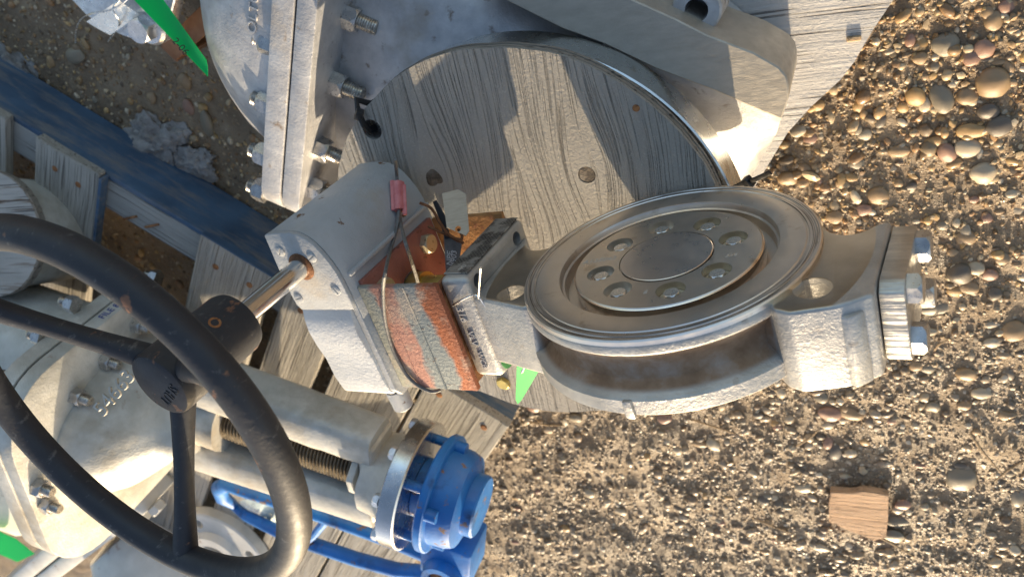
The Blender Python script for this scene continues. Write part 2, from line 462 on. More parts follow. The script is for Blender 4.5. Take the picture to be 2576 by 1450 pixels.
# ------------------------------------------------------------------ geometry helpers
class B:
    """collects shapes (in 0.36 mm units) into one mesh"""
    def __init__(self):
        self.bm = bmesh.new()
    def add(self, t, bev=0.0, seg=2, flat_only=True):
        bmesh.ops.remove_doubles(t, verts=t.verts, dist=1e-4)
        bmesh.ops.recalc_face_normals(t, faces=t.faces)
        if bev > 0:
            es = [e for e in t.edges if len(e.link_faces) == 2 and e.calc_face_angle(0) > .5]
            bmesh.ops.bevel(t, geom=es, offset=bev, segments=seg, affect='EDGES', profile=.5, clamp_overlap=True)
        me = bpy.data.meshes.new('tmp')
        t.to_mesh(me)
        t.free()
        self.bm.from_mesh(me)
        bpy.data.meshes.remove(me)
        return self
    def hull(self, pts, faces, bev=0, seg=2):
        t = bmesh.new()
        vs = [t.verts.new(p) for p in pts]
        for f in faces:
            t.faces.new([vs[i] for i in f])
        return self.add(t, bev, seg)
    def box(self, x0, x1, y0, y1, z0, z1, bev=0, seg=2):
        p = [(x, y, z) for x in (x0, x1) for y in (y0, y1) for z in (z0, z1)]
        return self.hull(p, [(0, 1, 3, 2), (4, 6, 7, 5), (0, 4, 5, 1), (2, 3, 7, 6), (0, 2, 6, 4), (1, 5, 7, 3)], bev, seg)
    def prism(self, poly, lo, hi, axis='Z', bev=0, seg=2):
        """polygon extruded along an axis; axis Z: (x,y), Y: (x,z), X: (y,z)"""
        def P(a, b, c):
            return {'Z': (a, b, c), 'Y': (a, c, b), 'X': (c, a, b)}[axis]
        n = len(poly)
        t = bmesh.new()
        a = [t.verts.new(P(q[0], q[1], lo)) for q in poly]
        b = [t.verts.new(P(q[0], q[1], hi)) for q in poly]
        t.faces.new(a[::-1]); t.faces.new(b)
        for i in range(n):
            j = (i + 1) % n
            t.faces.new((a[i], a[j], b[j], b[i]))
        return self.add(t, bev, seg)
    def lathe(self, prof, axis='Z', seg=64, c=(0, 0, 0), closed=False, squash=(1, 1)):
        """profile of (radius, height) turned round an axis through c"""
        t = bmesh.new()
        rows = []
        for r, h in prof:
            row = []
            for i in range(seg):
                a = 2 * math.pi * i / seg
                u, v = r * math.cos(a) * squash[0], r * math.sin(a) * squash[1]
                p = {'Z': (u, v, h), 'Y': (u, h, v), 'X': (h, u, v)}[axis]
                row.append(t.verts.new((p[0] + c[0], p[1] + c[1], p[2] + c[2])))
            rows.append(row)
        k = len(rows)
        for m in range(k if closed else k - 1):
            A, Bq = rows[m], rows[(m + 1) % k]
            for i in range(seg):
                j = (i + 1) % seg
                t.faces.new((A[i], A[j], Bq[j], Bq[i]))
        if not closed:
            if prof[0][0] > 1e-6: t.faces.new(rows[0][::-1])
            if prof[-1][0] > 1e-6: t.faces.new(rows[-1])
        return self.add(t)
    def tube(self, pts, r, seg=10, closed=False, squash=None):
        pts = [Vector(p) for p in pts]
        n = len(pts)
        rs = r if hasattr(r, '__len__') else [r] * n
        t = bmesh.new()
        rows = []
        prev = None
        for i, p in enumerate(pts):
            if closed:
                d = pts[(i + 1) % n] - pts[i - 1]
            else:
                d = pts[min(i + 1, n - 1)] - pts[max(i - 1, 0)]
            d.normalize()
            if prev is None:
                up = Vector((0, 0, 1)) if abs(d.z) < .9 else Vector((1, 0, 0))
                x = d.cross(up).normalized()
            else:
                x = (prev - d * prev.dot(d)).normalized()
            prev = x
            y = d.cross(x)
            sy = squash or 1
            rows.append([t.verts.new(p + (x * math.cos(2 * math.pi * k / seg) + y * math.sin(2 * math.pi * k / seg) * sy) * rs[i]) for k in range(seg)])
        for i in range(n if closed else n - 1):
            A, Bq = rows[i], rows[(i + 1) % n]
            for k in range(seg):
                j = (k + 1) % seg
                t.faces.new((A[k], A[j], Bq[j], Bq[k]))
        if not closed:
            t.faces.new(rows[0][::-1]); t.faces.new(rows[-1])
        return self.add(t)
    def cyl(self, p0, p1, r0, r1=None, seg=24):
        return self.tube([p0, p1], [r0, r0 if r1 is None else r1], seg)
    def ellipsoid(self, c, r, u=40, v=20, lo=-1.0, axis='X'):
        """ellipsoid (or cap of it) whose pole points along an axis"""
        prof = []
        for i in range(v + 1):
            s = lo + (1 - lo) * i / v
            a = math.asin(max(-1, min(1, s)))
            prof.append((max(1e-4, math.cos(a)), math.sin(a)))
        t = bmesh.new()
        rows = []
        for rr, h in prof:
            row = []
            for i in range(u):
                a = 2 * math.pi * i / u
                p = {'Z': (rr * math.cos(a), rr * math.sin(a), h), 'Y': (rr * math.cos(a), h, rr * math.sin(a)), 'X': (h, rr * math.cos(a), rr * math.sin(a))}[axis]
                row.append(t.verts.new((c[0] + p[0] * r[0], c[1] + p[1] * r[1], c[2] + p[2] * r[2])))
            rows.append(row)
        for m in range(v):
            for i in range(u):
                j = (i + 1) % u
                t.faces.new((rows[m][i], rows[m][j], rows[m + 1][j], rows[m + 1][i]))
        t.faces.new(rows[0][::-1])
        return self.add(t)
    def rough(self, amp, scale, seed=0.0):
        for v in self.bm.verts:
            d = mnoise.noise_vector((v.co + Vector((seed, seed * 1.7, seed * .3))) / scale)
            v.co += d * amp
        return self
    def subdivide(self, cuts):
        bmesh.ops.subdivide_edges(self.bm, edges=self.bm.edges[:], cuts=cuts, use_grid_fill=True)
        return self
    def mesh(self, name, angle=28, scale=True):
        me = bpy.data.meshes.new(name)
        if scale:
            for v in self.bm.verts:
                v.co *= U
        bmesh.ops.recalc_face_normals(self.bm, faces=self.bm.faces)
        self.bm.to_mesh(me)
        self.bm.free()
        me.polygons.foreach_set('use_smooth', [True] * len(me.polygons))
        if angle is not None:
            me.set_sharp_from_angle(angle=math.radians(angle))
        return me

def frame(o, x, y, z):
    """rotation and place; axes are unit vectors in world, o in units"""
    m = Matrix((Vector(x).normalized(), Vector(y).normalized(), Vector(z).normalized())).transposed().to_4x4()
    m.translation = Vector(o) * U
    return m

def tag(o, label=None, cat=None, group=None, kind=None):
    if label: o['label'] = label
    if cat: o['category'] = cat
    if group: o['group'] = group
    if kind: o['kind'] = kind
    return o
def thing(name, label, cat, mtx=None, group=None):
    o = bpy.data.objects.new(name, None)
    o.empty_display_size = .02
    COL.objects.link(o)
    o.matrix_world = mtx if mtx is not None else Matrix()
    return tag(o, label, cat, group)
def obj(name, mesh, mat, parent=None, mtx=None):
    if isinstance(mesh, B):
        mesh = mesh.mesh(name)
    if not mesh.materials:
        mesh.materials.append(M[mat] if isinstance(mat, str) else mat)
    o = bpy.data.objects.new(name, mesh)
    COL.objects.link(o)
    if parent is not None:
        o.parent = parent
    if mtx is not None:
        o.matrix_basis = mtx
    return o
def at(p, z, roll=0.0, s=1.0):
    """local placement: p in units, +Z of the piece along z"""
    q = Vector(z).to_track_quat('Z', 'Y').to_matrix().to_4x4() @ Matrix.Rotation(roll, 4, 'Z')
    m = Matrix.Translation(Vector(p) * U) @ q
    return m @ Matrix.Scale(s, 4) if s != 1.0 else m
def cut(mesh, *cutters):
    """boolean difference of meshes"""
    a = bpy.data.objects.new('a', mesh); COL.objects.link(a)
    tmp = []
    for c in cutters:
        cm_ = c.mesh('cutter', None) if isinstance(c, B) else c
        b = bpy.data.objects.new('b', cm_); COL.objects.link(b); tmp.append(b)
        md = a.modifiers.new('x', 'BOOLEAN'); md.operation = 'DIFFERENCE'; md.object = b; md.solver = 'EXACT'
    bpy.context.view_layer.update()
    dg = bpy.context.evaluated_depsgraph_get()
    me = bpy.data.meshes.new_from_object(a.evaluated_get(dg))
    for b in tmp + [a]:
        bpy.data.objects.remove(b)
    me.polygons.foreach_set('use_smooth', [True] * len(me.polygons))
    me.set_sharp_from_angle(angle=math.radians(32))
    return me
def text(s, size, depth=1.0, shear=0.0, align='CENTER'):
    cu = bpy.data.curves.new('txt', 'FONT')
    cu.body = s
    cu.size = size * U
    cu.extrude = depth * U
    cu.shear = shear
    cu.align_x = align
    cu.align_y = 'CENTER'
    cu.resolution_u = 3
    o = bpy.data.objects.new('t', cu); COL.objects.link(o)
    bpy.context.view_layer.update()
    me = bpy.data.meshes.new_from_object(o.evaluated_get(bpy.context.evaluated_depsgraph_get()))
    bpy.data.objects.remove(o)
    return me
def mat3(p, x, y, z):
    """local placement from three axes"""
    m = Matrix((Vector(x).normalized(), Vector(y).normalized(), Vector(z).normalized())).transposed().to_4x4()
    m.translation = Vector(p) * U
    return m
def hexmesh(name, r, h, chamfer=True, hole=0):
    """hexagon head: flat on the seat, chamfered crown"""
    b = B()
    t = bmesh.new()
    rows = []
    for rr, z, circ in ((1, 0, 0), (1, h * .86, 0), (.90, h, 1)):
        row = []
        for i in range(24):
            a = 2 * math.pi * i / 24
            k = (a % (math.pi / 3)) - math.pi / 6
            hexr = r * math.cos(math.pi / 6) / math.cos(k)
            rad = hexr * rr if not circ else r * .84
            zz = z
            if not circ and z > 0:
                zz = h * (.99 - .28 * max(0, (hexr / r - .866) / .134))
            row.append(t.verts.new((rad * math.cos(a), rad * math.sin(a), zz)))
        rows.append(row)
    t.faces.new(rows[0][::-1])
    for A, C in zip(rows, rows[1:]):
        for i in range(24):
            j = (i + 1) % 24
            t.faces.new((A[i], A[j], C[j], C[i]))
    t.faces.new(rows[-1])
    b.add(t)
    return b.mesh(name, 25)
def threadmesh(name, r, L, pitch=9.0):
    prof = []
    z = 0.0
    while z < L - pitch:
        prof += [(r * .88, z), (r, z + pitch * .5)]
        z += pitch
    prof += [(r * .9, z), (r * .8, L)]
    b = B(); b.lathe(prof, 'Z', 16)
    return b.mesh(name, 20)
def wash(name, r, ri, h):
    b = B(); b.lathe([(ri, 0), (r, 0), (r, h), (ri, h)], 'Z', 24, closed=True)
    return b.mesh(name)

# ------------------------------------------------------------------ ground
def grid_lines(lo, hi, dlo, dhi, step):
    mid = list(np.arange(dlo, dhi + 1, step))
    out, v, s = [], dlo, step
    while v > lo:
        s *= 1.6; v -= s; out.append(v)
    left = out[::-1]
    out, v, s = [], mid[-1], step
    while v < hi:
        s *= 1.6; v += s; out.append(v)
    return np.array(left + mid + out)
gx = grid_lines(-110000, 110000, -2000, 5200, 26)
gy = grid_lines(-110000, 110000, -1200, 3800, 26)
XX, YY = np.meshgrid(gx, gy, indexing='ij')
def ground_z(x, y):
    v = mnoise.noise((x / 420, y / 420, 3.1)) * 26 + mnoise.noise((x / 130, y / 130, 9.2)) * 15 + mnoise.noise((x / 46, y / 46, 1.7)) * 8
    return v - 22
ZZ = np.zeros_like(XX)
for i in range(XX.shape[0]):
    for j in range(XX.shape[1]):
        if -2600 < XX[i, j] < 6000 and -2000 < YY[i, j] < 4600:
            ZZ[i, j] = ground_z(XX[i, j], YY[i, j])
nx_, ny_ = XX.shape
gv = np.stack([XX, YY, ZZ], -1).reshape(-1, 3) * U
idx = np.arange(nx_ * ny_).reshape(nx_, ny_)
gf = np.stack([idx[:-1, :-1], idx[1:, :-1], idx[1:, 1:], idx[:-1, 1:]], -1).reshape(-1, 4)
def np_mesh(name, v, f):
    me = bpy.data.meshes.new(name)
    n, k = f.shape
    me.vertices.add(len(v)); me.vertices.foreach_set('co', np.asarray(v, np.float32).ravel())
    me.loops.add(n * k); me.loops.foreach_set('vertex_index', f.astype(np.int32).ravel())
    me.polygons.add(n); me.polygons.foreach_set('loop_start', np.arange(0, n * k, k, dtype=np.int32))
    me.polygons.foreach_set('use_smooth', np.ones(n, bool))
    me.update(calc_edges=True)
    me.validate()
    return me
ground = obj('ground', np_mesh('ground', gv, gf), 'ground')
ground['kind'] = 'structure'

# stones: icosahedra, roughened
def ico(sub):
    b = bmesh.new(); bmesh.ops.create_icosphere(b, subdivisions=sub, radius=1.0)
    v = np.array([x.co[:] for x in b.verts]); f = np.array([[q.index for q in x.verts] for x in b.faces]); b.free()
    return v, f
ICO1, ICO2, ICO3 = ico(1), ico(2), ico(3)
def rand_rot(n):
    q = rng.normal(size=(n, 4)); q /= np.linalg.norm(q, axis=1)[:, None]
    w, x, y, z = q.T
    return np.stack([1 - 2 * (y * y + z * z), 2 * (x * y - z * w), 2 * (x * z + y * w), 2 * (x * y + z * w), 1 - 2 * (x * x + z * z), 2 * (y * z - x * w), 2 * (x * z - y * w), 2 * (y * z + x * w), 1 - 2 * (x * x + y * y)], -1).reshape(n, 3, 3)
STONEC = np.array([(.40, .26, .125), (.32, .22, .125), (.48, .31, .13), (.20, .145, .09), (.52, .40, .24), (.34, .20, .095), (.42, .31, .18), (.56, .46, .32), (.26, .165, .08)])
def stones(xs, ys, rad, base, jit, flat=.62):
    bv, bf = base
    n = len(xs)
    sc_ = np.stack([rng.uniform(.75, 1.3, n), rng.uniform(.65, 1.0, n), rng.uniform(.4, .8, n) * flat / .62], -1) * rad[:, None]
    V = bv[None] * (1 + rng.normal(0, jit, (n, len(bv), 1))) * sc_[:, None, :]
    a = rng.uniform(0, 2 * np.pi, n); tlt = rng.normal(0, .35, n)
    ca, sa, ct, st = np.cos(a), np.sin(a), np.cos(tlt), np.sin(tlt)
    x, y, z = V[..., 0], V[..., 1] * ct[:, None] - V[..., 2] * st[:, None], V[..., 1] * st[:, None] + V[..., 2] * ct[:, None]
    X = x * ca[:, None] - y * sa[:, None]; Y = x * sa[:, None] + y * ca[:, None]
    gz = np.array([ground_z(p, q) for p, q in zip(xs, ys)])
    sink = rng.uniform(-.35, .35, n) * rad * .6
    P = np.stack([X + xs[:, None], Y + ys[:, None], z + (gz + sink)[:, None]], -1)
    F = bf[None] + (np.arange(n) * len(bv))[:, None, None]
    ci = STONEC[rng.integers(0, len(STONEC), n)] * 1.12 * rng.uniform(.55, 1.1, (n, 1))
    gq = np.clip((ys - 700) / 1000, 0, .55)[:, None]
    ci = ci * (1 - gq) + (ci.mean(1, keepdims=True) * np.array([[1.22, 1.06, .84]])) * gq
    C = np.repeat(np.concatenate([ci, np.ones((n, 1))], 1)[:, None, :], len(bv), 1)
    return P.reshape(-1, 3), F.reshape(-1, 3), C.reshape(-1, 4)
def in_view(x, y, m=90):
    return True
def scatter(n, dens_left=.35):
    xs = rng.uniform(-1750, 4300, n); ys = rng.uniform(-1000, 3300, n)
    # thin out the muddy corner behind the silver bonnet and the far left
    keep = np.ones(n, bool)
    mud = (xs > 1150)
    keep &= (~mud) | (rng.random(n) < dens_left)
    keep &= (xs < 2600) | (ys < 900)
    pat = np.array([mnoise.noise((x / 330, y / 330, 5.5)) + .5 * mnoise.noise((x / 120, y / 120, 2.5)) for x, y in zip(xs, ys)])
    keep &= rng.random(n) < np.clip(1.05 + 1.1 * pat, .5, 1.0)
    return xs[keep], ys[keep]
parts = []
xs, ys = scatter(160000); parts.append(stones(xs, ys, (rng.gamma(3.0, 2.0, len(xs)) * np.interp(ys, [-300, 1500], [1.1, .85])).clip(2.0, 15), ICO1, .17))
xs, ys = scatter(9000, .45); parts.append(stones(xs, ys, rng.gamma(4, 3.6, len(xs)).clip(10, 28), ICO2, .07))
off, Vs, Fs, Cs = 0, [], [], []
for v, f, c in parts:
    Vs.append(v); Fs.append(f + off); Cs.append(c); off += len(v)
gm = np_mesh('gravel', np.concatenate(Vs) * U, np.concatenate(Fs))
ca = gm.color_attributes.new('Col', 'FLOAT_COLOR', 'POINT')
ca.data.foreach_set('color', np.concatenate(Cs).astype(np.float32).ravel())
gm.set_sharp_from_angle(angle=math.radians(50))
gravel = obj('gravel', gm, 'stone')
tag(gravel, 'wet brown gravel covering the ground', 'gravel', kind='stuff')

# ------------------------------------------------------------------ butterfly valve with gear operator and handwheel
VA, VN, VW = Vector((-.988, -.097, .12)), Vector((.097, -.995, -.005)), Vector((.12, .007, .993))
VN = VN.normalized(); VA = (VA - VN * VA.dot(VN)).normalized(); VW = VA.cross(VN)
VO = Vector((-353.3, 11.3, 1135.0))
VF = frame(VO, VA, VN, VW)
def vl(p):                       # world units -> valve units
    d = Vector(p) - VO
    return Vector((d.dot(VA), d.dot(VN), d.dot(VW)))
def vw(x, y, z):
    return VO + VA * x + VN * y + VW * z
def vpixZ(px, py, Z):
    return vl(RP(px, py, vw(0, 0, Z), VW))
def vpixY(px, py, Y):
    return vl(RP(px, py, vw(0, Y, 0), VN))
def vpixX(px, py, X):
    return vl(RP(px, py, vw(X, 0, 0), VA))
valve = thing('butterfly_valve', 'wafer butterfly valve with turned steel face, grey gearbox and black handwheel standing on round plywood', 'valve', VF)

# body casting
b = B()
b.lathe([(292, -14), (374, -14), (376, -18), (376, -36), (371, -42), (357, -55), (343, -76), (338, -102), (343, -126), (362, -143), (384, -149), (391, -155), (391, -192), (384, -199), (292, -199)], 'Y', 128, closed=True)
body_bm = b
body = body_bm.mesh('body')
def neck(poly, lo, hi, bev):
    q = B(); q.prism(poly, lo, hi, 'Y', bev, 3)
    return q
scR = [(418 + 62 * math.cos(a), -152 + 72 * math.sin(a)) for a in np.linspace(2.75, .55, 9)]
right = [(250, -190), (300, -215)] + scR + [(490, -128), (508, -128), (508, 176), (470, 205), (440, 222), (354, 246), (318, 232), (296, 205), (250, 180)]
left = [(-250, 180), (-290, 205), (-312, 222), (-424, 190), (-505, 168), (-505, -172)] + [(-x, z) for x, z in scR[::-1]] + [(-300, -215), (-250, -190)]
def jo(*bs):
    m = bmesh.new()
    for x in bs:
        me = x if isinstance(x, bpy.types.Mesh) else x.mesh('t', None)
        m.from_mesh(me)
    o = bpy.data.meshes.new('joined'); m.to_mesh(o); m.free()
    return o
nR = B(); nR.prism(right, -226, -12, 'Y', 12, 4)
nL = B(); nL.prism(left, -232, -12, 'Y', 11, 4)
hole = lambda x, z, r=39, y0=-400, y1=60: B().lathe([(r, y0), (r, y1)], 'Y', 32, (x, 0, z))
# keep the bore of the ring free of the neck blocks
borecut = B().lathe([(330, -400), (330, 60)], 'Y', 96)
mR = cut(nR.mesh('nr'), hole(383, 151, 42), borecut)
mL = cut(nL.mesh('nl'), hole(-386, 152, 40), B().lathe([(330, -400), (330, 60)], 'Y', 96))
pad = B(); pad.box(-600, -503, -292, 44, -182, 166, 22, 4)
hx = lambda y, z, r=21: B().lathe([(r, -700), (r, -400)], 'X', 24, (0, y, z))
mP = cut(pad.mesh('pad'), hx(5, -118), hx(8, 118), hx(-250, 118), hx(-250, -118))
me = jo(body, mR, mL, mP)
me.polygons.foreach_set('use_smooth', [True] * len(me.polygons)); me.set_sharp_from_angle(angle=math.radians(32))
body_o = obj('body', me, 'vbody', valve)
rib = B(); rib.box(-516, -300, -236, -30, -150, 150, 12, 2)      # stem tower inside the neck
# rough cast step by the right-hand end and the parting-line burr on the back rim
b = B()
b.prism([(440, 214), (462, 226), (474, 214), (492, 196), (478, 186), (446, 196)], -222, -40, 'Y', 5, 2)
b.rough(2.0, 14)
obj('cast_rib', b, 'vbody', valve)
b = B(); b.box(-10, 14, -203, -150, 384, 400, 6, 2); b.rough(2.0, 14)
obj('parting_burr', b, 'vbody', valve)
b = B(); b.lathe([(1e-4, -78), (296, -78), (296, -50), (262, -46), (246, -50), (1e-4, -66)], 'Y', 96)
obj('seat_backing', b, 'disc', valve)
# turned seat ring
b = B()
b.lathe([(250, -64), (262, -62), (268, -30), (269, -20), (274, -17), (278, -1), (280, 0), (338, 0), (340, -2.2), (344, -2.2), (346, 0), (356, 0), (357.5, -2), (361, -2), (362.5, 0), (371, 0), (374.5, -3.5), (374.5, -15.5), (300, -15.5), (290, -64)], 'Y', 160, closed=True)
seat = obj('seat_ring', b, 'machined', valve)
# disc plate with eight counterbored bolts
DT = Matrix.Rotation(math.radians(1.6), 4, 'X')
b = B(); b.lathe([(120, -60), (240, -52), (239, -40), (238, -9), (235, -6)], 'Y', 128)
dm = b.mesh('disc')
bolt_pos = []
for an in (-113, -69, -26.7, 26.8, 68, 116, 154.3, -155.6):
    a = math.radians(an)
    bolt_pos.append((170 * math.cos(a), 170 * math.sin(a)))
cb = [B().lathe([(36, -30), (36, 40)], 'Y', 32, (x, 0, z)) for x, z in bolt_pos]
groove = B().lathe([(118, -13), (122, -13), (122, 30), (118, 30)], 'Y', 96, closed=True)
dm = cut(dm, groove, *cb)
disc = obj('disc', dm, 'disc', valve)
b = B(); b.lathe([(240.4, -50), (241.4, -40), (240.4, -10), (238.2, -8.4), (237.6, -50)], 'Y', 128, closed=True)
obj('disc_edge', b, m_machined('disc_edge_painted_reflection', (.80, .66, .56), (.92, .82, .72), rough=.16, lines=False), disc)  # smooth edge; pinkish reflection put into its bright base colour
b = B(); b.lathe([(1e-4, -3.2), (30, -3.2), (116, -3.6), (118, -5), (118, -14)], 'Y', 96)
obj('disc_centre', b, 'disccentre', disc)
hm = hexmesh('bolt', 21.5, 17)
hm.materials.append(metalmat('bright_bolt', (.66, .63, .58), (.82, .79, .73), .3, .85, 120, .15, 600, .0004))
wm = wash('washer', 34.5, 12, 2.2); wm.materials.append(metalmat('pale_washer', (.44, .39, .28), (.62, .56, .42), .5, .4, 60, .3))
for i, (x, z) in enumerate(bolt_pos):
    bo = obj('disc_bolt', hm, None, valve, at((x, -29.6, z), (0, 1, 0), .3 + i * .7))
    if i in (1, 2, 3, 4):
        obj('washer', wm, None, bo, Matrix.Translation((0, 0, 0)))
for s_, px, py, sz in (('A135043', 1507, 653, 25), ('6', 1622, 733, 24), ('316', 1839, 640, 20)):
    # stamped characters, reading along the picture's lines on the face
    q = vpixY(px, py, -5)
    obj('stamped_mark', text(s_, sz, .5, .25), 'etch', disc, mat3((q.x, -5.6, q.z), (.98, 0, -.19), (-.19, 0, -.98), (0, 1, 0)))
# end cover on the right with its four bolts
b = B(); b.prism([(-19, -118), (-12, 120), (-30, 150), (-195, 150), (-214, 130), (-214, -118)], 511, 562, 'X', 4, 2)
cover = obj('end_cover', b, None or metalmat('sawn_cover', (.42, .40, .36), (.66, .63, .57), .4, .8, 160, .9, 160, .0016, stretch=(.05, 1, 1)), valve)
hm2 = hexmesh('cover_bolt', 36, 30); hm2.materials.append(M['bolt'])
for i, (y, z) in enumerate(((-52, -78), (-172, -70), (-48, 102), (-172, 106))):
    obj('cover_bolt', hm2, None, cover, at((562, y, z), (1, 0, 0), .5 + .26 * i))
# nameplate on the mounting pad
b = B(); b.box(-592, -512, 44.5, 48, -172, 140, 1.2, 1)
npl = obj('nameplate', b, 'nameplate', valve)
obj('plate_number', text('06', 26, .6), 'etch', npl, mat3((-545, 48.6, 112), (0, 0, 1), (1, 0, 0), (0, 1, 0)))
# cast letters on the near side of the pad
for s_, x, y, sz in (('316', -560, -70, 34), ('VLV', -556, -150, 30), ('WCB', -552, -225, 26)):
    obj('cast_letter', text(s_, sz, 3, 0), 'cast', body_o, mat3((x, y, 167), (0, -1, 0), (1, 0, 0), (0, 0, 1)))
obj('paint_mark', B().lathe([(34, 0), (34, 1.6), (20, 1.6), (20, 0)], 'X', 24, (-504, -250, 118), closed=True), 'greenpaint', body_o)

# bracket between body and gearbox
br = thing  # (kept for readability)
b = B(); b.box(-862, -578, -312, 50, 186, 206, 4, 2)
for x0, x1, d in ((-694, -688, 3), (-784, -780, 2)):
    b.box(x0, x1, -310, 48, 204, 206 + d, 1.2, 1)
b.rough(1.2, 60)
brk = obj('bracket_plate', b, 'bracket', valve)
b = B(); b.box(-846, -578, -312, 56, -206, -188, 4, 2); b.rough(2, 40)
obj('bracket_plate', b, 'primerust', valve)
b = B(); b.box(-862, -846, -318, 62, -190, 192, 3, 2)
ep = obj('bracket_end', cut(b.mesh('bracket_end'), B().lathe([(62, -900), (62, -800)], 'X', 32, (0, -90, 0))), 'primer', valve)
b = B(); b.box(-612, -600, -312, 30, -188, 188, 2, 1)
obj('bracket_end', b, 'rust', valve)
hm3 = hexmesh('bracket_bolt', 33, 24); hm3.materials.append(metalmat('yellow_zinc', (.50, .45, .30), (.68, .62, .45), .35, .7, 60, .15))
for y, z, ro in ((3, -122, .2), (-4, 124, .6), (-248, 124, .1), (-248, -122, .9)):
    obj('bracket_bolt', hm3, None, ep, at((-846, y, z), (1, 0, 0), ro))
b = B(); b.cyl((-900, -90, 0), (-600, -90, 0), 44, seg=32); b.cyl((-846, -90, 0), (-800, -90, 0), 56, seg=32)
obj('stem', b, 'brass', valve)

# gearbox
prof = [(-1084, 137), (-1073, 258), (-1062, 262), (-1008, 262), (-975, 260), (-944, 252), (-920, 236), (-903, 217), (-888, 190), (-875, 159), (-866, 125), (-863, 95), (-860, 30), (-860, -40), (-1086, -40), (-1087, 60)]
b = B(); b.prism(prof, -216, 232, 'Z', 3, 2)
gear = obj('gear_housing', b, 'gear', valve)
prof2 = [(x - 1 if x < -1000 else x + .5, y + 1) for x, y in prof[:13]] + [(-862, 4), (-880, 2), (-1072, 3), (-1085, 22), (-1087, 60)]
b = B(); b.prism(prof2, 234.5, 250, 'Z', 2.5, 2)
gcov = obj('gear_cover', b, 'gear', gear)
b = B()
sec = [(8, 244), (-30, 256), (-70, 262), (-125, 258), (-182, 249), (-250, 250), (-312, 240), (-328, 222), (-330, -120), (-290, -190), (-40, -200), (8, -190)]
b.prism(sec, -1080, -884, 'X', 9, 3)
obj('sector_housing', b, 'gearcast', gear)
b = B(); b.prism([(44, 214), (44, -190), (-334, -190), (-334, 214), (-300, 236), (30, 236)], -884, -862, 'X', 3, 2)
obj('base_flange', b, 'gear', gear)
b = B(); b.box(-868, -852, 92, 104, -214, 214, 3, 2); b.rough(1.2, 30)
obj('cast_seam', b, 'gear', gear)
b = B(); b.cyl((-905, -330, 195), (-905, -398, 195), 34, 32, 24); b.cyl((-905, -398, 195), (-905, -404, 195), 30, 26, 24)
obj('stop_boss', b, 'gear', gear)
b = B(); b.cyl((-1078, 150, -90), (-1110, 175, -90), 22, 16, 12); b.rough(3, 15)
obj('grease_plug', b, 'rust', gear)
b = B(); b.box(-1040, -930, -38, 120, -262, -216, 8, 2)      # foot the gearbox rests on
obj('foot', b, 'gear', gear)
scr = B().lathe([(1e-4, 4), (13, 4), (16, 2.5), (16, 0)][::-1], 'Z', 20)
sm = cut(scr.mesh('cover_screw'), B().box(-13, 13, -1.8, 1.8, 1.6, 9)); sm.materials.append(M['gear'])
for x, y in ((-1040, 205), (-928, 180), (-895, 70), (-1060, 45), (-1052, 120)):
    obj('cover_screw', sm, None, gcov, at((x, y, 249.5), (0, 0, 1), random.uniform(0, 3)))
AX, AY = -985, 152
b = B(); b.lathe([(30, 249), (43, 249), (43, 254), (36, 257), (30, 257)], 'Z', 40, (AX, AY, 0), closed=True)
obj('shaft_collar', b, 'rustwire', gear)
b = B(); b.lathe([(30.5, 240), (30.5, 530)], 'Z', 48, (0, 0, 0))
obj('input_shaft', b, 'chrome', valve, Matrix.Translation(Vector((AX, AY, 0)) * U))
# handwheel: dished, three spokes
b = B()
N = 96
b.tube([(492 * math.cos(2 * math.pi * i / N), 492 * math.sin(2 * math.pi * i / N), 920) for i in range(N)], 38, 20, True)
hw = obj('handwheel', b, 'wheel', valve, Matrix.Translation(Vector((AX, AY, 0)) * U))
b = B(); b.lathe([(34, 515), (70, 515), (82, 522), (88, 540), (88, 783), (84, 794), (74, 799), (1e-4, 800)], 'Z', 64)
obj('hub', b, 'wheel', hw)
for an in (-104, 16, 136):
    a = math.radians(an); c_, s_ = math.cos(a), math.sin(a)
    pts, rr = [], []
    for k in range(9):
        q = k / 8
        pts.append((c_ * (62 + 430 * q), s_ * (62 + 430 * q), 745 + 175 * q))
        rr.append(34 - 9 * math.sin(q * math.pi))
    b = B(); b.tube(pts, rr, 16, False)
    obj('spoke', b, 'wheel', hw)
q0, q1 = vpixZ(445, 962, 800), vpixZ(405, 1022, 800)
hd = (q1 - q0).normalized(); hd.z = 0
hm_ = (q0 + q1) / 2 - Vector((AX, AY, 0))
obj('hub_lettering', text('SHUT', 40, 1.2), 'wheel', hw, mat3((hm_.x, hm_.y, 800.5), hd, (-hd.y, hd.x, 0), (0, 0, 1)))
b = B(); b.lathe([(10, 0), (16, 0), (16, 2), (10, 2)], 'Z', 16, closed=True)
obj('set_screw', b, 'rust', hw, at((60, 62, 620), (.7, .72, 0)))

# ------------------------------------------------------------------ large silver valve under the plywood
FC = Vector((213, 256, 0))
bv = Vector((.884, -.467, 0)); tv = Vector((.467, .884, 0))
def BT(bq, tq, z):
    return FC + bv * bq + tv * tq + Vector((0, 0, z))
big = thing('flanged_valve', 'large silver cast valve with round top flange and bolted bonnet, under the plywood', 'valve')
b = B()
b.lathe([(560, 300), (572, 420), (586, 520), (612, 560), (680, 586), (680, 590), (560, 590)][:0] or [(520, 60), (560, 180), (585, 330), (592, 470), (608, 545), (650, 580), (650, 586), (300, 586)], 'Z', 96, FC)
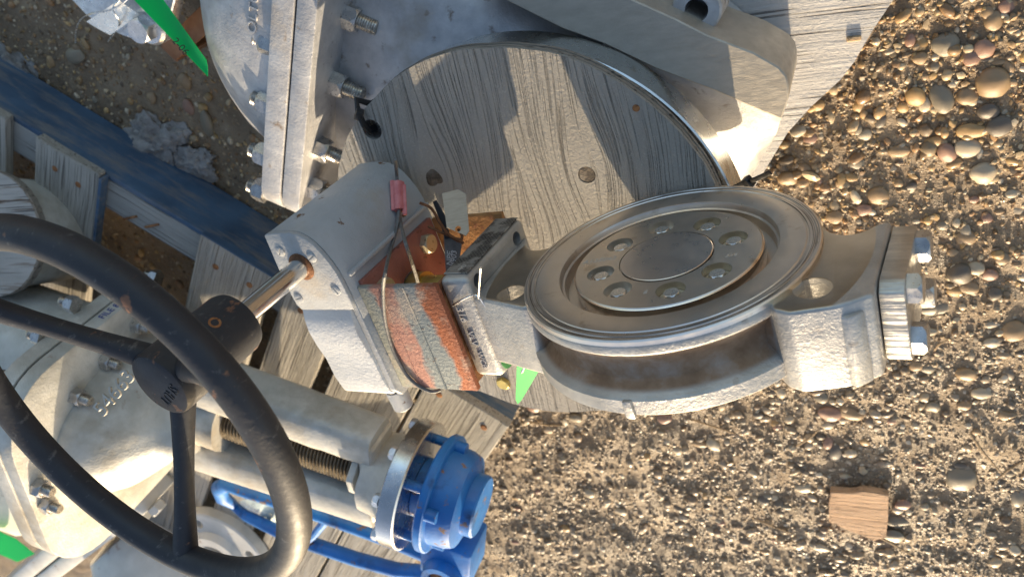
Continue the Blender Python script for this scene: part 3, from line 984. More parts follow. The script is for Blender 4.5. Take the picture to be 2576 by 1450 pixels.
# chest that runs from the flange to the bonnet joint
t_ = bmesh.new()
rows = []
for k in range(15):
    q = k / 14
    bb = -100 + 985 * q
    rt, rz = 430 + 60 * q, 262 - 75 * q * q
    rows.append([t_.verts.new(BT(bb, -250 + rt * math.cos(2 * math.pi * i / 48), 318 + rz * math.sin(2 * math.pi * i / 48))) for i in range(48)])
for A, C in zip(rows, rows[1:]):
    for i in range(48):
        t_.faces.new((A[i], A[(i + 1) % 48], C[(i + 1) % 48], C[i]))
t_.faces.new(rows[0][::-1]); t_.faces.new(rows[-1])
b.add(t_)
b.rough(5, 60)
obj('body', b, 'cast', big)
b = B()
b.lathe([(300, 560), (690, 560), (696, 566), (696, 687), (691, 692), (655, 692), (655, 699), (300, 699)], 'Z', 160, (217, 250, 0), closed=True)
obj('top_flange', b, 'ringsteel', big)
# milled foot bar and the cast shoulder that falls away beyond it
bar = [H(px, py, 560) for px, py in ((1593, 0), (1700, 48), (1776, 87), (1896, 133), (1960, 170), (1979, 193), (1984, 220), (1983, 250), (1966, 300), (1916, 280), (1800, 230), (1650, 173), (1517, 110), (1416, 73), (1270, 0), (1180, -60), (1500, -60))]
b = B(); b.prism([(p.x, p.y) for p in bar], 250, 560, 'Z', 4, 1)
obj('milled_bar', b, 'plate', big)
b = B()
t_ = bmesh.new()
top = [H(px, py, 546) for px, py in ((1966, 297), (1916, 277), (1800, 227), (1650, 171), (1517, 107))]
mid = [H(1951, 338, 400), H(1900, 352, 410), H(1790, 330, 420), H(1650, 300, 430), H(1500, 240, 430)]
low = [H(1932, 372, 210), H(1897, 432, 210), H(1850, 520, 220), H(1700, 520, 230), H(1500, 420, 230)]
bot = [Vector((p.x, p.y, 60)) for p in low]
rws = [[t_.verts.new(p) for p in seq] for seq in (top, mid, low, bot)]
for A, C in zip(rws, rws[1:]):
    for i in range(4):
        t_.faces.new((A[i], A[i + 1], C[i + 1], C[i]))
bk = [t_.verts.new((rws[0][0].co.x, rws[0][0].co.y - 40, z_)) for z_ in (540, 60)]
t_.faces.new((bk[0], rws[0][0], rws[1][0], rws[2][0], rws[3][0], bk[1]))
bmesh.ops.subdivide_edges(t_, edges=t_.edges[:], cuts=5, use_grid_fill=True)
b.add(t_); b.rough(4, 30)
obj('cast_shoulder', b, 'cast', big)
# lower flange hub with boss
b = B()
b.lathe([(1e-4, 170), (285, 170), (290, 200), (310, 200), (312, 120), (1e-4, 112)], 'Z', 96, (-196, -101, 0))
b.rough(2, 25)
obj('lower_flange', b, 'cast', big)
pb = H(1752, 26, 470)
b = B(); b.lathe([(34, 474), (66, 474), (72, 468), (74, 300), (34, 300)], 'Z', 40, (pb.x, pb.y, 0), closed=True)
b.lathe([(1e-4, 330), (36, 330), (36, 310)], 'Z', 32, (pb.x, pb.y, 0))
obj('boss', b, 'cast', big)

# bonnet joint: two rounded plates, gasket, studs and the dome
def rrect(t0, t1, z0, z1, r, n=8):
    P = []
    for cx_, cz_, a0 in ((t1 - r, z1 - r, 0), (t0 + r, z1 - r, 1), (t0 + r, z0 + r, 2), (t1 - r, z0 + r, 3)):
        for k in range(n + 1):
            a = (a0 + k / n) * math.pi / 2
            P.append((cx_ + r * math.cos(a), cz_ + r * math.sin(a)))
    return P
JF = frame(FC, bv, tv, (0, 0, 1))
bon = bpy.data.objects
def plate(name, b0, b1, mat, poly, bev=5):
    q = B(); q.prism(poly, b0, b1, 'X', bev, 2)
    if mat == 'cast':
        q.rough(1.5, 40)
    return obj(name, q, mat, big, JF)
pl = rrect(-1250, 305, 20, 702, 110)
bodyplate = plate('body_joint_plate', 870, 940, 'cast', pl)
bonplate = plate('bonnet_joint_plate', 948, 1028, 'cast', pl)
plate('gasket', 938, 950, 'gasket', rrect(-1236, 291, 34, 690, 104), 0)
b = B(); b.ellipsoid((1000, -355, 315), (500, 606, 372), 56, 18, 0.0, 'X'); b.rough(4, 50)
dome = obj('bonnet_dome', b, 'cast', big, JF)
for s_, px, py, sz in (('OLTO', 640, 30, 52), ('5995A', 622, 285, 52)):
    # raised foundry letters, laid on the dome where the picture shows them
    pw = None
    for k in range(60):                     # march to the dome's surface
        r = ray(px, py); tt = 1400 + k * 25
        p = CAM + r * tt - FC
        loc = Vector((p.dot(bv), p.dot(tv), p.z))
        e = ((loc.x - 1000) / 500) ** 2 + ((loc.y + 355) / 606) ** 2 + ((loc.z - 315) / 372) ** 2
        if e < 1.0:
            pw = loc; break
    if pw is None: continue
    nrm = Vector(((pw.x - 1000) / 500 ** 2, (pw.y + 355) / 606 ** 2, (pw.z - 315) / 372 ** 2)).normalized()
    xd = Vector((0.05, -1, 0)); xd = (xd - nrm * xd.dot(nrm)).normalized()
    obj('raised_letters', text(s_, sz, 5), 'cast', dome, mat3(pw + nrm * 2, xd, nrm.cross(xd), nrm))
stud_hex = hexmesh('stud_nut', 45, 50); stud_hex.materials.append(M['bolt'])
stud_thr = threadmesh('stud_thread', 27, 74); stud_thr.materials.append(M['thread'])
def on_plate(px, py, bq):
    p = RP(px, py, BT(bq, 0, 0), bv) - FC
    return Vector((p.dot(bv), p.dot(tv), p.z))
for px, py in ((872, 40), (838, 208), (800, 372), (786, 470)):
    q = on_plate(px, py, 870)
    nut = obj('stud_nut', stud_hex, None, big, JF @ at((870, q.y, min(q.z, 655)), (-1, 0, 0), random.uniform(0, 1)))
    obj('stud_thread', stud_thr, None, nut, at((0, 0, 44), (0, 0, 1)))
for px, py in ((668, 132), (646, 292), (638, 425), (640, 510)):
    q = on_plate(px, py, 1028)
    nut = obj('stud_nut', stud_hex, None, big, JF @ at((1028, q.y, min(q.z, 655)), (1, 0, 0), random.uniform(0, 1)))
    obj('stud_thread', stud_thr, None, nut, at((0, 0, 6), (0, 0, 1)))

# ------------------------------------------------------------------ plywood covers
pc = Vector((228, 221, 0))
poly = []
for k in range(220):
    a = 2 * math.pi * k / 220
    r = 678 + 2.5 * math.sin(9 * a + 1) + mnoise.noise((math.cos(a) * 9, math.sin(a) * 9, 0)) * 3
    p = pc + Vector((math.cos(a), math.sin(a), 0)) * r
    poly.append((p.x, p.y))
def ply(name, poly, z0, z1, mat, label, holes=(), plies=4, group=None):
    root = thing(name, label, 'plywood', Matrix.Translation(Vector((poly[0][0] * 0, 0, 0))), group)
    h = (z1 - z0) / plies
    for k in range(plies):
        q = B()
        sh = 0 if k == plies - 1 else (1.6 if k % 2 else -1.2)
        cxm = sum(p[0] for p in poly) / len(poly); cym = sum(p[1] for p in poly) / len(poly)
        pp = [(cxm + (x - cxm) * (1 - sh / 600), cym + (y - cym) * (1 - sh / 600)) for x, y in poly]
        q.prism(pp, z0 + h * k + .3, z0 + h * (k + 1), 'Z')
        me = q.mesh('veneer')
        for hx_, hy_, hr in holes:
            me = cut(me, B().lathe([(hr, -300), (hr, 2000)], 'Z', 28, (hx_, hy_, 0)))
        obj('veneer', me, mat if k == plies - 1 else 'plyedge', root)
    return root
zp = H(936, 326, 750)
knot = H(1476, 440, 750)
b = None
ply('plywood_cover', poly, 700, 750, 'ply', 'round weathered grey plywood board on top of the large silver flange, under the butterfly valve', [(zp.x, zp.y, 34), (knot.x, knot.y, 27)])
kb = B(); kb.lathe([(1e-4, 716), (20, 718), (24, 738), (25, 749)], 'Z', 24, (knot.x, knot.y, 0)); kb.rough(4, 12)
obj('knot_hole', kb, 'knot', bpy.data.objects['plywood_cover'])
k2 = H(1092, 452, 750)
kb = B(); kb.ellipsoid((k2.x, k2.y, 746), (44, 66, 5), 40, 10, 0.0, 'Z'); kb.rough(2, 40)
obj('wood_knot', kb, 'knot', bpy.data.objects['plywood_cover'])
nb = B(); q = H(1600, 272, 750); nb.lathe([(1e-4, 753), (9, 752), (11, 750), (11, 747)], 'Z', 12, (q.x, q.y, 0))
obj('nail_head', nb, 'rust', bpy.data.objects['plywood_cover'])
q = H(1268, 960, 750); nb = B(); nb.add(bmesh.new())
bh = hexmesh('coach_bolt', 27, 16); bh.materials.append(M['brass'])
obj('coach_bolt', bh, None, bpy.data.objects['plywood_cover'], at((q.x, q.y, 750), (.1, .1, 1), .2))
edge = [(2262, -20), (2245, 3), (2195, 77), (2148, 157), (2115, 200), (2039, 270), (1982, 333), (1929, 420), (1880, 500)]
lp = [H(px, py, 110) for px, py in edge]
poly2 = [(p.x, p.y) for p in lp] + [(-150, 260), (300, 250), (600, 0), (690, -420), (520, -860), (160, -1150), (-300, -1180), (-640, -900)]
ply('plywood_cover', poly2, 64, 110, 'plylow', 'pale ridged plywood sheet under the silver valve, lying at the edge of the gravel')
b = B(); q = H(2148, 96, 110); b.box(q.x - 22, q.x + 22, q.y - 9, q.y + 9, 109, 120, 4, 1)
obj('splinter', b, 'twig', bpy.data.objects['plywood_cover.001'])

# black cable ties
def tie(pts, r, head, hd, label):
    root = thing('cable_tie', label, 'cable tie')
    q = B(); q.tube(pts, r, 8, squash=.45); obj('strap', q, 'zip', root)
    q = B(); q.box(-17, 17, -13, 13, -12, 12, 3, 2); obj('lock_head', q, 'zip', root, at(head, hd))
a0, a1 = H(936, 330, 742), H(903, 288, 764)
tie([a0 + Vector((0, 0, -30)), a0 + Vector((4, -6, 8)), (a0 + a1) / 2 + Vector((0, 0, 12)), a1, a1 + Vector((10, -40, -26)), H(935, 262, 700), H(960, 250, 640)], 13, a1, (.6, -.5, .4), 'black cable tie looped through the drilled hole of the round plywood')
a0, a1 = H(1876, 458, 690), H(1938, 434, 740)
tie([a0 + Vector((40, 30, -30)), a0, a0 * .6 + a1 * .4 + Vector((0, 0, 6)), a1], 8, a0 + Vector((-8, -2, 6)), a1 - a0, 'black cable tie with its cut tail sticking out over the gravel beside the turned face')

# ------------------------------------------------------------------ pallet
PO = Vector((1654, 536, 0)); e1 = Vector((.788, -.616, 0)).normalized(); e2 = Vector((-e1.y, e1.x, 0))
PF = frame(PO, e1, e2, (0, 0, 1))
pallet = thing('pallet', 'weathered wooden pallet with a blue painted stringer, under the valves', 'pallet', PF)
def plank(name, x0, x1, y0, y1, z0, z1, mat, amp=3, cuts=0, bev=3):
    q = B(); q.box(x0, x1, y0, y1, z0, z1, bev, 1)
    if cuts:
        q.subdivide(cuts)
    q.rough(amp, 160, random.uniform(0, 900))
    return obj(name, q, mat, pallet)
st = plank('stringer', -1262, 3600, 66, 268, 0, 306, 'bluewood', 4, 3)
top_ = B(); top_.box(-1255, 3595, 90, 262, 303, 309, 1, 1); top_.subdivide(2); top_.rough(2, 200)
obj('bare_wood_top', top_, 'stringer', st)
plank('stringer', -1262, 3600, 1250, 1450, 0, 306, 'deck', 4, 2)
plank('stringer', -1262, 3600, 2450, 2650, 0, 306, 'deck', 4, 2)
bx = [(-1262, -835), (-822, -424), (-345, -72), (2, 388), (930, 1270), (1430, 1800), (1980, 2350), (2500, 2900)]
for i, (x0, x1) in enumerate(bx):
    bd = plank('deck_board', x0, x1, 40 + random.uniform(-14, 26), 2660, 311, 361, 'deck', 4, 3, 5)
    for k, xx in enumerate((x0 + 90, x1 - 100)):
        n_ = B(); n_.lathe([(1e-4, 366), (13, 365), (16, 362), (16, 356)], 'Z', 12, (xx + random.uniform(-20, 20), 150 + random.uniform(-40, 50), 0))
        obj('nail_head', n_, 'rust', bd)
for x0, x1 in ((385, 940), (388, 470)):
    pass
bb = plank('painted_edge', 4, 386, 22, 38, 314, 358, 'bluewood', 1, 0, 2)
plank('painted_edge', 912, 928, 60, 620, 314, 362, 'bluewood', 2, 0, 2)
for px, py, z in ((328, 545, 309), (383, 565, 309)):
    q = H(px, py, z) - PO
    n_ = B(); n_.tube([(q.dot(e1) - 34, q.dot(e2) - 30, 312), (q.dot(e1) + 4, q.dot(e2) + 8, 315), (q.dot(e1) + 30, q.dot(e2) + 34, 313)], 6, 8)
    obj('bent_nail', n_, 'rust', pallet)

# ------------------------------------------------------------------ gate valve lying on the pallet
GO = H(1040, 1215, 720)
gx_ = Vector((-.951, .309, 0)).normalized(); gy_ = Vector((0, 0, 1)).cross(gx_)
GF = frame(GO, gx_, gy_, (0, 0, 1))
def gl(p):
    d = Vector(p) - GO
    return Vector((d.dot(gx_), d.dot(gy_), d.z))
def gpix(px, py, X):
    return gl(RP(px, py, GO + gx_ * X, gx_))
gate = thing('gate_valve', 'grey gate valve lying on the pallet with threaded stem and blue gear head', 'valve', GF)
b = B(); b.lathe([(1e-4, -44), (277, -44), (285, -38), (285, 32), (277, 38), (1e-4, 38)], 'X', 96)
yf = obj('yoke_flange', b, m_machined('turned_yoke_flange', (.55, .55, .55), (.72, .72, .72), 'X', .22, False, False), gate)
b = B(); b.lathe([(1e-4, -190), (180, -190), (186, -130), (196, -90), (215, -60), (218, -44)], 'X', 48); b.rough(3, 40)
b.box(-215, -140, -240, 240, -100, 104, 22, 3)
for sg in (1, -1):
    t_ = bmesh.new()
    rows = []
    for k in range(18):
        q = k / 17
        x = -1120 + 965 * q
        yc = sg * (232 - 30 * q)
        w_, hgt = 104 - 12 * q, 112 - 14 * q
        row = []
        for j in range(20):
            a = 2 * math.pi * j / 20
            cx_, sx_ = math.cos(a), math.sin(a)
            e_ = .55
            row.append(t_.verts.new((x, yc + w_ * math.copysign(abs(cx_) ** e_, cx_), 10 + hgt * math.copysign(abs(sx_) ** e_, sx_))))
        rows.append(row)
    for A, C in zip(rows, rows[1:]):
        for j in range(20):
            t_.faces.new((A[j], A[(j + 1) % 20], C[(j + 1) % 20], C[j]))
    t_.faces.new(rows[0][::-1]); t_.faces.new(rows[-1])
    b.add(t_)
b.rough(3, 60)
obj('yoke', b, 'cast2', gate)
b = B()
prof_ = []
x = -1000
while x < -230:
    prof_ += [(74, x), (90, x + 6), (90, x + 9), (74, x + 15)]
    x += 17
b.lathe([(70, -1150), (70, -1010)] + prof_ + [(70, -190)], 'X', 32)
obj('threaded_stem', b, metalmat('dark_stem', (.13, .105, .075), (.28, .23, .16), .4, .6, 60, .3), gate)
b = B(); b.prism([(-150, 40), (-30, 130), (60, 150), (150, 60), (140, -60), (-140, -60)], -250, -218, 'X', 5, 2)
obj('stem_clamp', b, 'cast2', gate)
b = B()
b.lathe([(1e-4, -1040), (190, -1040), (205, -1090), (235, -1130), (330, -1180), (430, -1250), (490, -1330), (512, -1400), (512, -1420)][::-1], 'X', 72, (0, -20, 60), squash=(.66, 1.0))
b.lathe([(150, -930), (150, -1060)], 'X', 32, (0, 0, 0))
b.rough(5, 60)
bonn = obj('bonnet', b, 'cast2', gate)
fl = rrect(-600, 505, -345, 705, 300)
for nm, x0, x1, mt in (('bonnet_flange', -1478, -1410, 'cast2'), ('body_flange', -1562, -1488, 'cast2')):
    q = B(); q.prism(fl, x0, x1, 'X', 6, 2); q.rough(1.5, 40); obj(nm, q, mt, gate)
q = B(); q.prism(rrect(-590, 495, -335, 695, 292), -1490, -1476, 'X'); obj('gasket', q, 'gasket', gate)
b = B(); b.lathe([(1e-4, -1560), (400, -1560), (350, -1640), (330, -1900), (340, -2300), (1e-4, -2400)], 'X', 48, (0, 0, 20)); b.rough(6, 70)
obj('body', b, 'cast2', gate)
gn = hexmesh('flange_nut', 40, 44); gn.materials.append(M['bolt'])
gt = threadmesh('flange_stud', 24, 52); gt.materials.append(M['thread'])
for px, py in ((340, 815), (262, 905), (188, 995), (92, 1222), (112, 1265)):
    q = gpix(px, py, -1410)
    nut = obj('flange_nut', gn, None, gate, at((-1410, q.y, q.z), (1, 0, 0), random.uniform(0, 1)))
    obj('flange_stud', gt, None, nut, at((0, 0, 30), (0, 0, 1)))
for px, py in ((192, 768), (112, 850), (40, 955), (400, 700)):
    q = gpix(px, py, -1562)
    nut = obj('flange_nut', gn, None, gate, at((-1562, q.y, q.z), (-1, 0, 0), random.uniform(0, 1)))
    obj('flange_stud', gt, None, nut, at((0, 0, 30), (0, 0, 1)))
# raised number on the bonnet shoulder and blue paint-pen marks on the flange rim
def hit(px, py, test, t0=1500, n=900, st=2.0):
    r = ray(px, py)
    for k in range(n):
        p = CAM + r * (t0 + k * st)
        if test(gl(p)): return gl(p)
    return gl(CAM + r * 2600)
def inbon(l):
    P_ = [(-1040, 190), (-1090, 205), (-1130, 235), (-1180, 330), (-1250, 430), (-1330, 490), (-1420, 512)]
    if not -1420 < l.x < -1040: return False
    rr = np.interp(-l.x, [-p[0] for p in P_], [p[1] for p in P_])
    return math.hypot((l.y + 20) / .66, l.z - 60) < rr
q0, q1, q2 = hit(262, 1022, inbon), hit(318, 952, inbon), hit(250, 990, inbon)
xd = (q1 - q0).normalized()
nrm = xd.cross(q2 - q0).normalized()
if nrm.dot(gl(CAM) - q0) < 0: nrm = -nrm
obj('raised_number', text('54663', 66, 6), 'cast2', bonn, mat3((q0 + q1) / 2 + nrm * 3, xd, nrm.cross(xd), nrm))
q0 = gl(RP(285, 785, GO + gy_ * 506, gy_))
obj('paint_pen_mark', text('FILE 8', 44, 1), 'inkblue', bonn, mat3((-1444, 506, q0.z), (0, 0, -1), (-1, 0, 0), (0, 1, 0)))
# blue gear head
b = B()
b.lathe([(1e-4, 40), (130, 40), (130, 110), (252, 110), (260, 118), (260, 146), (252, 152), (218, 154), (214, 220), (200, 256), (160, 270), (136, 274), (136, 318), (128, 326), (1e-4, 326)], 'X', 72)
for k in range(4):
    a = k * math.pi / 2 + .7
    b.cyl((36, 212 * math.cos(a), 212 * math.sin(a)), (112, 212 * math.cos(a), 212 * math.sin(a)), 22, seg=16)
    b.cyl((150, 226 * math.cos(a + .4), 226 * math.sin(a + .4)), (200, 226 * math.cos(a + .4), 226 * math.sin(a + .4)), 28, seg=16)
gh = obj('gear_head', b, 'blue', gate)
yb = hexmesh('yoke_bolt', 30, 26); yb.materials.append(M['galv'])
for k in range(8):
    a = k * math.pi / 4 + .3
    obj('yoke_bolt', yb, None, gate, at((-44, 258 * math.cos(a), 258 * math.sin(a)), (-1, 0, 0), k))
# input hub and tubular handle of the blue gear head
hb = gl(H(1140, 1385, 690))
b = B(); b.box(hb.x - 130, hb.x + 120, hb.y - 110, hb.y + 130, -150, 60, 14, 2)
b.lathe([(58, -10), (96, -10), (100, 60), (88, 110), (58, 110)], 'Z', 32, (hb.x - 10, hb.y - 60, 0), closed=True)
obj('input_hub', b, 'blue', gate)
b = B(); b.lathe([(1e-4, 84), (56, 84), (60, 50)], 'Z', 24, (hb.x - 10, hb.y - 60, 0)); obj('worn_shaft_end', b, 'rust', gate)
def loop(pix, z, r, seg=14):
    return [gl(H(px, py, zz)) for px, py, zz in zip([p[0] for p in pix], [p[1] for p in pix], z)]
tp = loop([(1085, 1398), (1000, 1362), (900, 1325), (800, 1290), (700, 1258), (620, 1232), (572, 1214), (552, 1225), (560, 1250), (590, 1270)], [640, 650, 660, 665, 660, 650, 620, 560, 500, 440], 34)
b = B(); b.tube(tp, [40, 40, 40, 40, 40, 40, 42, 44, 40, 26], 14)
tp2 = loop([(1092, 1440), (1000, 1432), (900, 1406), (800, 1372), (700, 1335), (620, 1296), (590, 1272)], [560, 560, 560, 550, 540, 480, 430], 30)
b.tube(tp2, [40, 40, 40, 40, 36, 32, 26], 14)
cr = loop([(826, 1300), (792, 1342), (770, 1362)], [640, 590, 550], 20)
b.tube(cr, 22, 10)
obj('tube_handle', b, 'blue', gate)
b = B()
fp = [H(600, 1262, 470), H(640, 1232, 560), H(690, 1240, 560), H(720, 1290, 480), H(700, 1320, 430), H(640, 1300, 440)]
t_ = bmesh.new(); vs_ = [t_.verts.new(p) for p in fp]; cv = t_.verts.new(sum(fp, Vector()) / 6 + Vector((0, 0, 40)))
for i in range(6): t_.faces.new((vs_[i], vs_[(i + 1) % 6], cv))
bmesh.ops.subdivide_edges(t_, edges=t_.edges[:], cuts=5, use_grid_fill=True)
b.add(t_); b.rough(16, 34)
tag(obj('plastic_wrap', b, 'film'), 'crumpled clear plastic film caught on the blue tube handle', 'plastic wrap')

# plywood blank on the valve's left-hand end
pn = Vector((-.12, -.45, .88)).normalized(); po = H(-28, 588, 640)
px_ = Vector((1, 0, 0)); px_ = (px_ - pn * px_.dot(pn)).normalized()
root = thing('plywood_cover', 'round plywood blank with brown growth rings, in the shade behind the handwheel', 'plywood', frame(po, px_, pn.cross(px_), pn))
for k in range(3):
    q = B(); q.prism([(292 * math.cos(2 * math.pi * i / 80) + 2 * math.sin(i * 3.3), 292 * math.sin(2 * math.pi * i / 80)) for i in range(80)], -48 + 16 * k, -32.4 + 16 * k, 'Z')
    obj('veneer', q, 'plybrown' if k == 2 else 'plyedge', root)
q = B(); q.lathe([(1e-4, -52), (250, -52), (262, -120), (250, -420), (1e-4, -480)], 'Z', 48)
ot = obj('end_flange', q, 'cast2', gate, GF.inverted() @ frame(po, px_, pn.cross(px_), pn))

# ------------------------------------------------------------------ white valve in the far corner of the pallet
wd = Vector((.843, .538, 0)); wx = Vector((-.538, .843, 0))
WO = H(262, 1312, 640)
WF = frame(WO, wx, wd, (0, 0, 1))
wv_ = thing('white_valve', 'white painted valve with rust-stained bolted flanges, beyond the handwheel', 'valve', WF)
def wl(p):
    d = Vector(p) - WO
    return Vector((d.dot(wx), d.dot(wd), d.z))
for nm, x0, x1 in (('flange', -112, -8), ('flange', 6, 112)):
    q = B(); q.prism(rrect(-420, 2300, -300, 0, 60), x0, x1, 'X', 10, 2); q.rough(2, 60); obj(nm, q, 'white', wv_)
q = B(); q.prism(rrect(-410, 2290, -290, -10, 56), -9, 7, 'X'); obj('gasket', q, 'gasket', wv_)
q = B(); q.lathe([(1e-4, -170), (300, -170), (420, -300), (520, -620), (430, -1000), (1e-4, -1080)], 'X', 48, (0, 700, -330)); q.rough(6, 80); obj('body', q, 'white', wv_)
q = B(); q.lathe([(1e-4, 170), (330, 170), (430, 320), (520, 700), (400, 1050), (1e-4, 1100)], 'X', 48, (0, 560, -330)); q.rough(6, 80); obj('bonnet', q, 'white', wv_)
wn_ = hexmesh('flange_nut', 54, 50); wn_.materials.append(M['white'])
for px, py, sx in ((205, 1289, -1), (137, 1373, -1), (95, 1419, -1), (300, 1352, 1), (237, 1434, 1), (367, 1269, 1)):
    q = wl(RP(px, py, WO + wx * (112 * sx), wx))
    obj('flange_nut', wn_, None, wv_, at((112 * sx, q.y, min(q.z, -70)), (sx, 0, 0), .5))
fo = H(560, 1390, 420)
q = B(); q.lathe([(120, 0), (330, 0), (342, 8), (342, 70), (330, 78), (200, 78), (180, 120), (120, 120)], 'Z', 72, closed=True)
fme = cut(q.mesh('loose_flange'), *[B().lathe([(34, -50), (34, 300)], 'Z', 24, (262 * math.cos(a), 262 * math.sin(a), 0)) for a in np.linspace(.2, .2 + math.pi * 1.5, 4)])
lf = obj('loose_flange', fme, 'white', None, frame(Vector((fo.x, fo.y, 366)), (1, 0, 0), (0, .95, .05), (0, -.05, .95)))
tag(lf, 'loose pale grey flange ring with bolt holes lying on the pallet under the blue handle', 'flange')

# ------------------------------------------------------------------ fitting, strap and tags in the upper left corner
fz = 330
fit = thing('pipe_fitting', 'bright silver pipe fitting with hex nut standing on the mud', 'fitting')
arc = [H(px, py, fz) for px, py in ((150, -60), (176, 0), (215, 40), (262, 72), (310, 93), (350, 107), (388, 108), (412, 96), (425, 60), (440, 0), (450, -60))]
b = B(); b.prism([(p.x, p.y) for p in arc], fz - 70, fz, 'Z', 14, 3); obj('base_flange', b, 'galv', fit)
c_ = H(388, 62, fz + 40)
b = B(); b.lathe([(1e-4, 2), (66, 2), (72, 10), (72, 66), (62, 80), (50, 84), (1e-4, 84)], 'Z', 40, (c_.x, c_.y, fz)); obj('collar', b, 'galv', fit)
obj('hex_nut', hexmesh('hex_nut', 52, 52), 'galv', fit, at((c_.x, c_.y, fz + 84), (0, 0, 1), .2))
b = B(); b.lathe([(1e-4, fz - 68), (300, fz - 68), (260, fz - 200), (260, -30), (1e-4, -40)], 'Z', 40, (c_.x + 160, c_.y - 330, 0)); obj('pipe_body', b, 'cast', fit)
s0 = [H(px, py, 260) for px, py in ((405, 112), (446, 150), (640, -20), (590, -70))]
b = B(); b.prism([(p.x, p.y) for p in s0], 246, 260, 'Z', 2, 1)
s1 = [H(px, py, 240) for px, py in ((405, 116), (446, 155), (470, 132), (436, 98))]
b.prism([(p.x, p.y) for p in s1], 30, 248, 'Z', 3, 1)
tag(obj('metal_strap', b, 'copper'), 'brown copper-coloured flat strap behind the long green tag', 'strap')
def sheet(name, pts, mat, label, cat, th=1.6, cuts=6, wob=2.0, group=None):
    """thin plate through four corner points, slightly buckled, with thickness"""
    p = [Vector(q) for q in pts]
    nrm = (p[1] - p[0]).cross(p[3] - p[0]).normalized()
    t = bmesh.new()
    n = cuts
    grid = [[None] * (n + 1) for _ in range(n + 1)]
    lay = []
    for s_ in (0, 1):
        g = [[None] * (n + 1) for _ in range(n + 1)]
        for i in range(n + 1):
            for j in range(n + 1):
                u_, v_ = i / n, j / n
                q = p[0] * (1 - u_) * (1 - v_) + p[1] * u_ * (1 - v_) + p[2] * u_ * v_ + p[3] * (1 - u_) * v_
                q = q + nrm * (math.sin(u_ * 3.1) * wob + th * s_)
                g[i][j] = t.verts.new(q)
        lay.append(g)
    for s_ in (0, 1):
        g = lay[s_]
        for i in range(n):
            for j in range(n):
                f = (g[i][j], g[i + 1][j], g[i + 1][j + 1], g[i][j + 1])
                t.faces.new(f if s_ else f[::-1])
    A, C = lay
    for i in range(n):
        t.faces.new((A[i][0], A[i + 1][0], C[i + 1][0], C[i][0])); t.faces.new((A[i + 1][n], A[i][n], C[i][n], C[i + 1][n]))
        t.faces.new((A[0][i + 1], A[0][i], C[0][i], C[0][i + 1])); t.faces.new((A[n][i], A[n][i + 1], C[n][i + 1], C[n][i]))
    q = B(); q.add(t)
    return tag(obj(name, q, mat), label, cat, group), nrm
g1, gn_ = sheet('green_tag', [H(318, -20, 540), H(396, -20, 540), H(518, 150, 640), H(522, 192, 640)], 'green', 'long bright green plastic tag with handwritten figures beside the silver bonnet', 'tag', 2, 6, 4)
if gn_.dot(CAM - H(420, 80, 590)) < 0: gn_ = -gn_
ga, gb_ = H(418, 72, 590), H(496, 160, 632)
gx2 = (gb_ - ga); gx2 = (gx2 - gn_ * gx2.dot(gn_)).normalized()
obj('handwriting', text('2-06', 40, .4, .3), 'ink', g1, mat3((ga + gb_) / 2 + gn_ * 9, gx2, gn_.cross(gx2), gn_))
tg_, _ = sheet('metal_tag', [H(218, 54, 420), H(278, 88, 400), H(352, 36, 440), H(300, 0, 455)], 'tagwhite', 'bright rectangular metal tag wired to the silver fitting', 'tag', 2, 4, 2)
def wire(pts, r, mat, label, name='wire', cat='wire', seg=8):
    # smooth the polyline with Catmull-Rom
    P = [Vector(p) for p in pts]
    out = []
    for i in range(len(P) - 1):
        p0, p1, p2, p3 = P[max(i - 1, 0)], P[i], P[i + 1], P[min(i + 2, len(P) - 1)]
        for k in range(6):
            t = k / 6
            out.append(.5 * ((2 * p1) + (p2 - p0) * t + (2 * p0 - 5 * p1 + 4 * p2 - p3) * t * t + (3 * p1 - p0 - 3 * p2 + p3) * t ** 3))
    out.append(P[-1])
    q = B(); q.tube(out, r, seg)
    return tag(obj(name, q, mat), label, cat)
wire([H(190, 108, 300), H(192, 75, 360), H(205, 48, 420), H(235, 33, 470), H(270, 28, 480), H(300, 15, 480), H(330, -10, 470)], 3.4, 'wire', 'thin bright wire loop over the mud at the silver fitting', 'tie_wire')
wire([H(272, 104, 330), H(296, 72, 400), H(300, 52, 460), H(290, 36, 480), H(284, 20, 480), H(300, 0, 470)], 3.4, 'wire', 'thin bright wire end crossing the bright metal tag', 'tie_wire')

# ------------------------------------------------------------------ tags, cable and wires on the butterfly valve
c1, c2 = vw(-720, 62, -150), vw(-700, 240, -120)
q = [RP(px, py, vw(-690, 170, 20), (-.2, -.75, .62)) for px, py in ((1112, 486), (1152, 476), (1172, 488), (1180, 580), (1172, 592), (1124, 572))]
bm_ = B()
ctr = sum(q, Vector()) / 6
nn = (q[1] - q[0]).cross(q[4] - q[0]).normalized()
if nn.dot(CAM - ctr) < 0: nn = -nn
bm_.hull([p for p in q] + [p - nn * 3 for p in q], [(0, 1, 2, 3, 4, 5), (11, 10, 9, 8, 7, 6)] + [(i, 6 + i, 6 + (i + 1) % 6, (i + 1) % 6) for i in range(6)], 0)
hp = RP(1152, 575, ctr, nn)
m_t = bm_.mesh('metal_tag')
cy_ = B(); cy_.cyl(hp - nn * 30, hp + nn * 30, 9, seg=16)
tag(obj('metal_tag', cut(m_t, cy_), 'tag'), 'blank brushed steel tag with rounded corners hanging at the red bracket', 'tag')
sheet('metal_tag', [RP(px, py, vw(-690, 20, -60), (-.35, -.45, .82)) for px, py in ((1116, 588), (1164, 600), (1150, 690), (1122, 690))], 'tagdark', 'dark stamped metal tag tucked behind the nameplate edge', 'tag', 2, 3, 0)
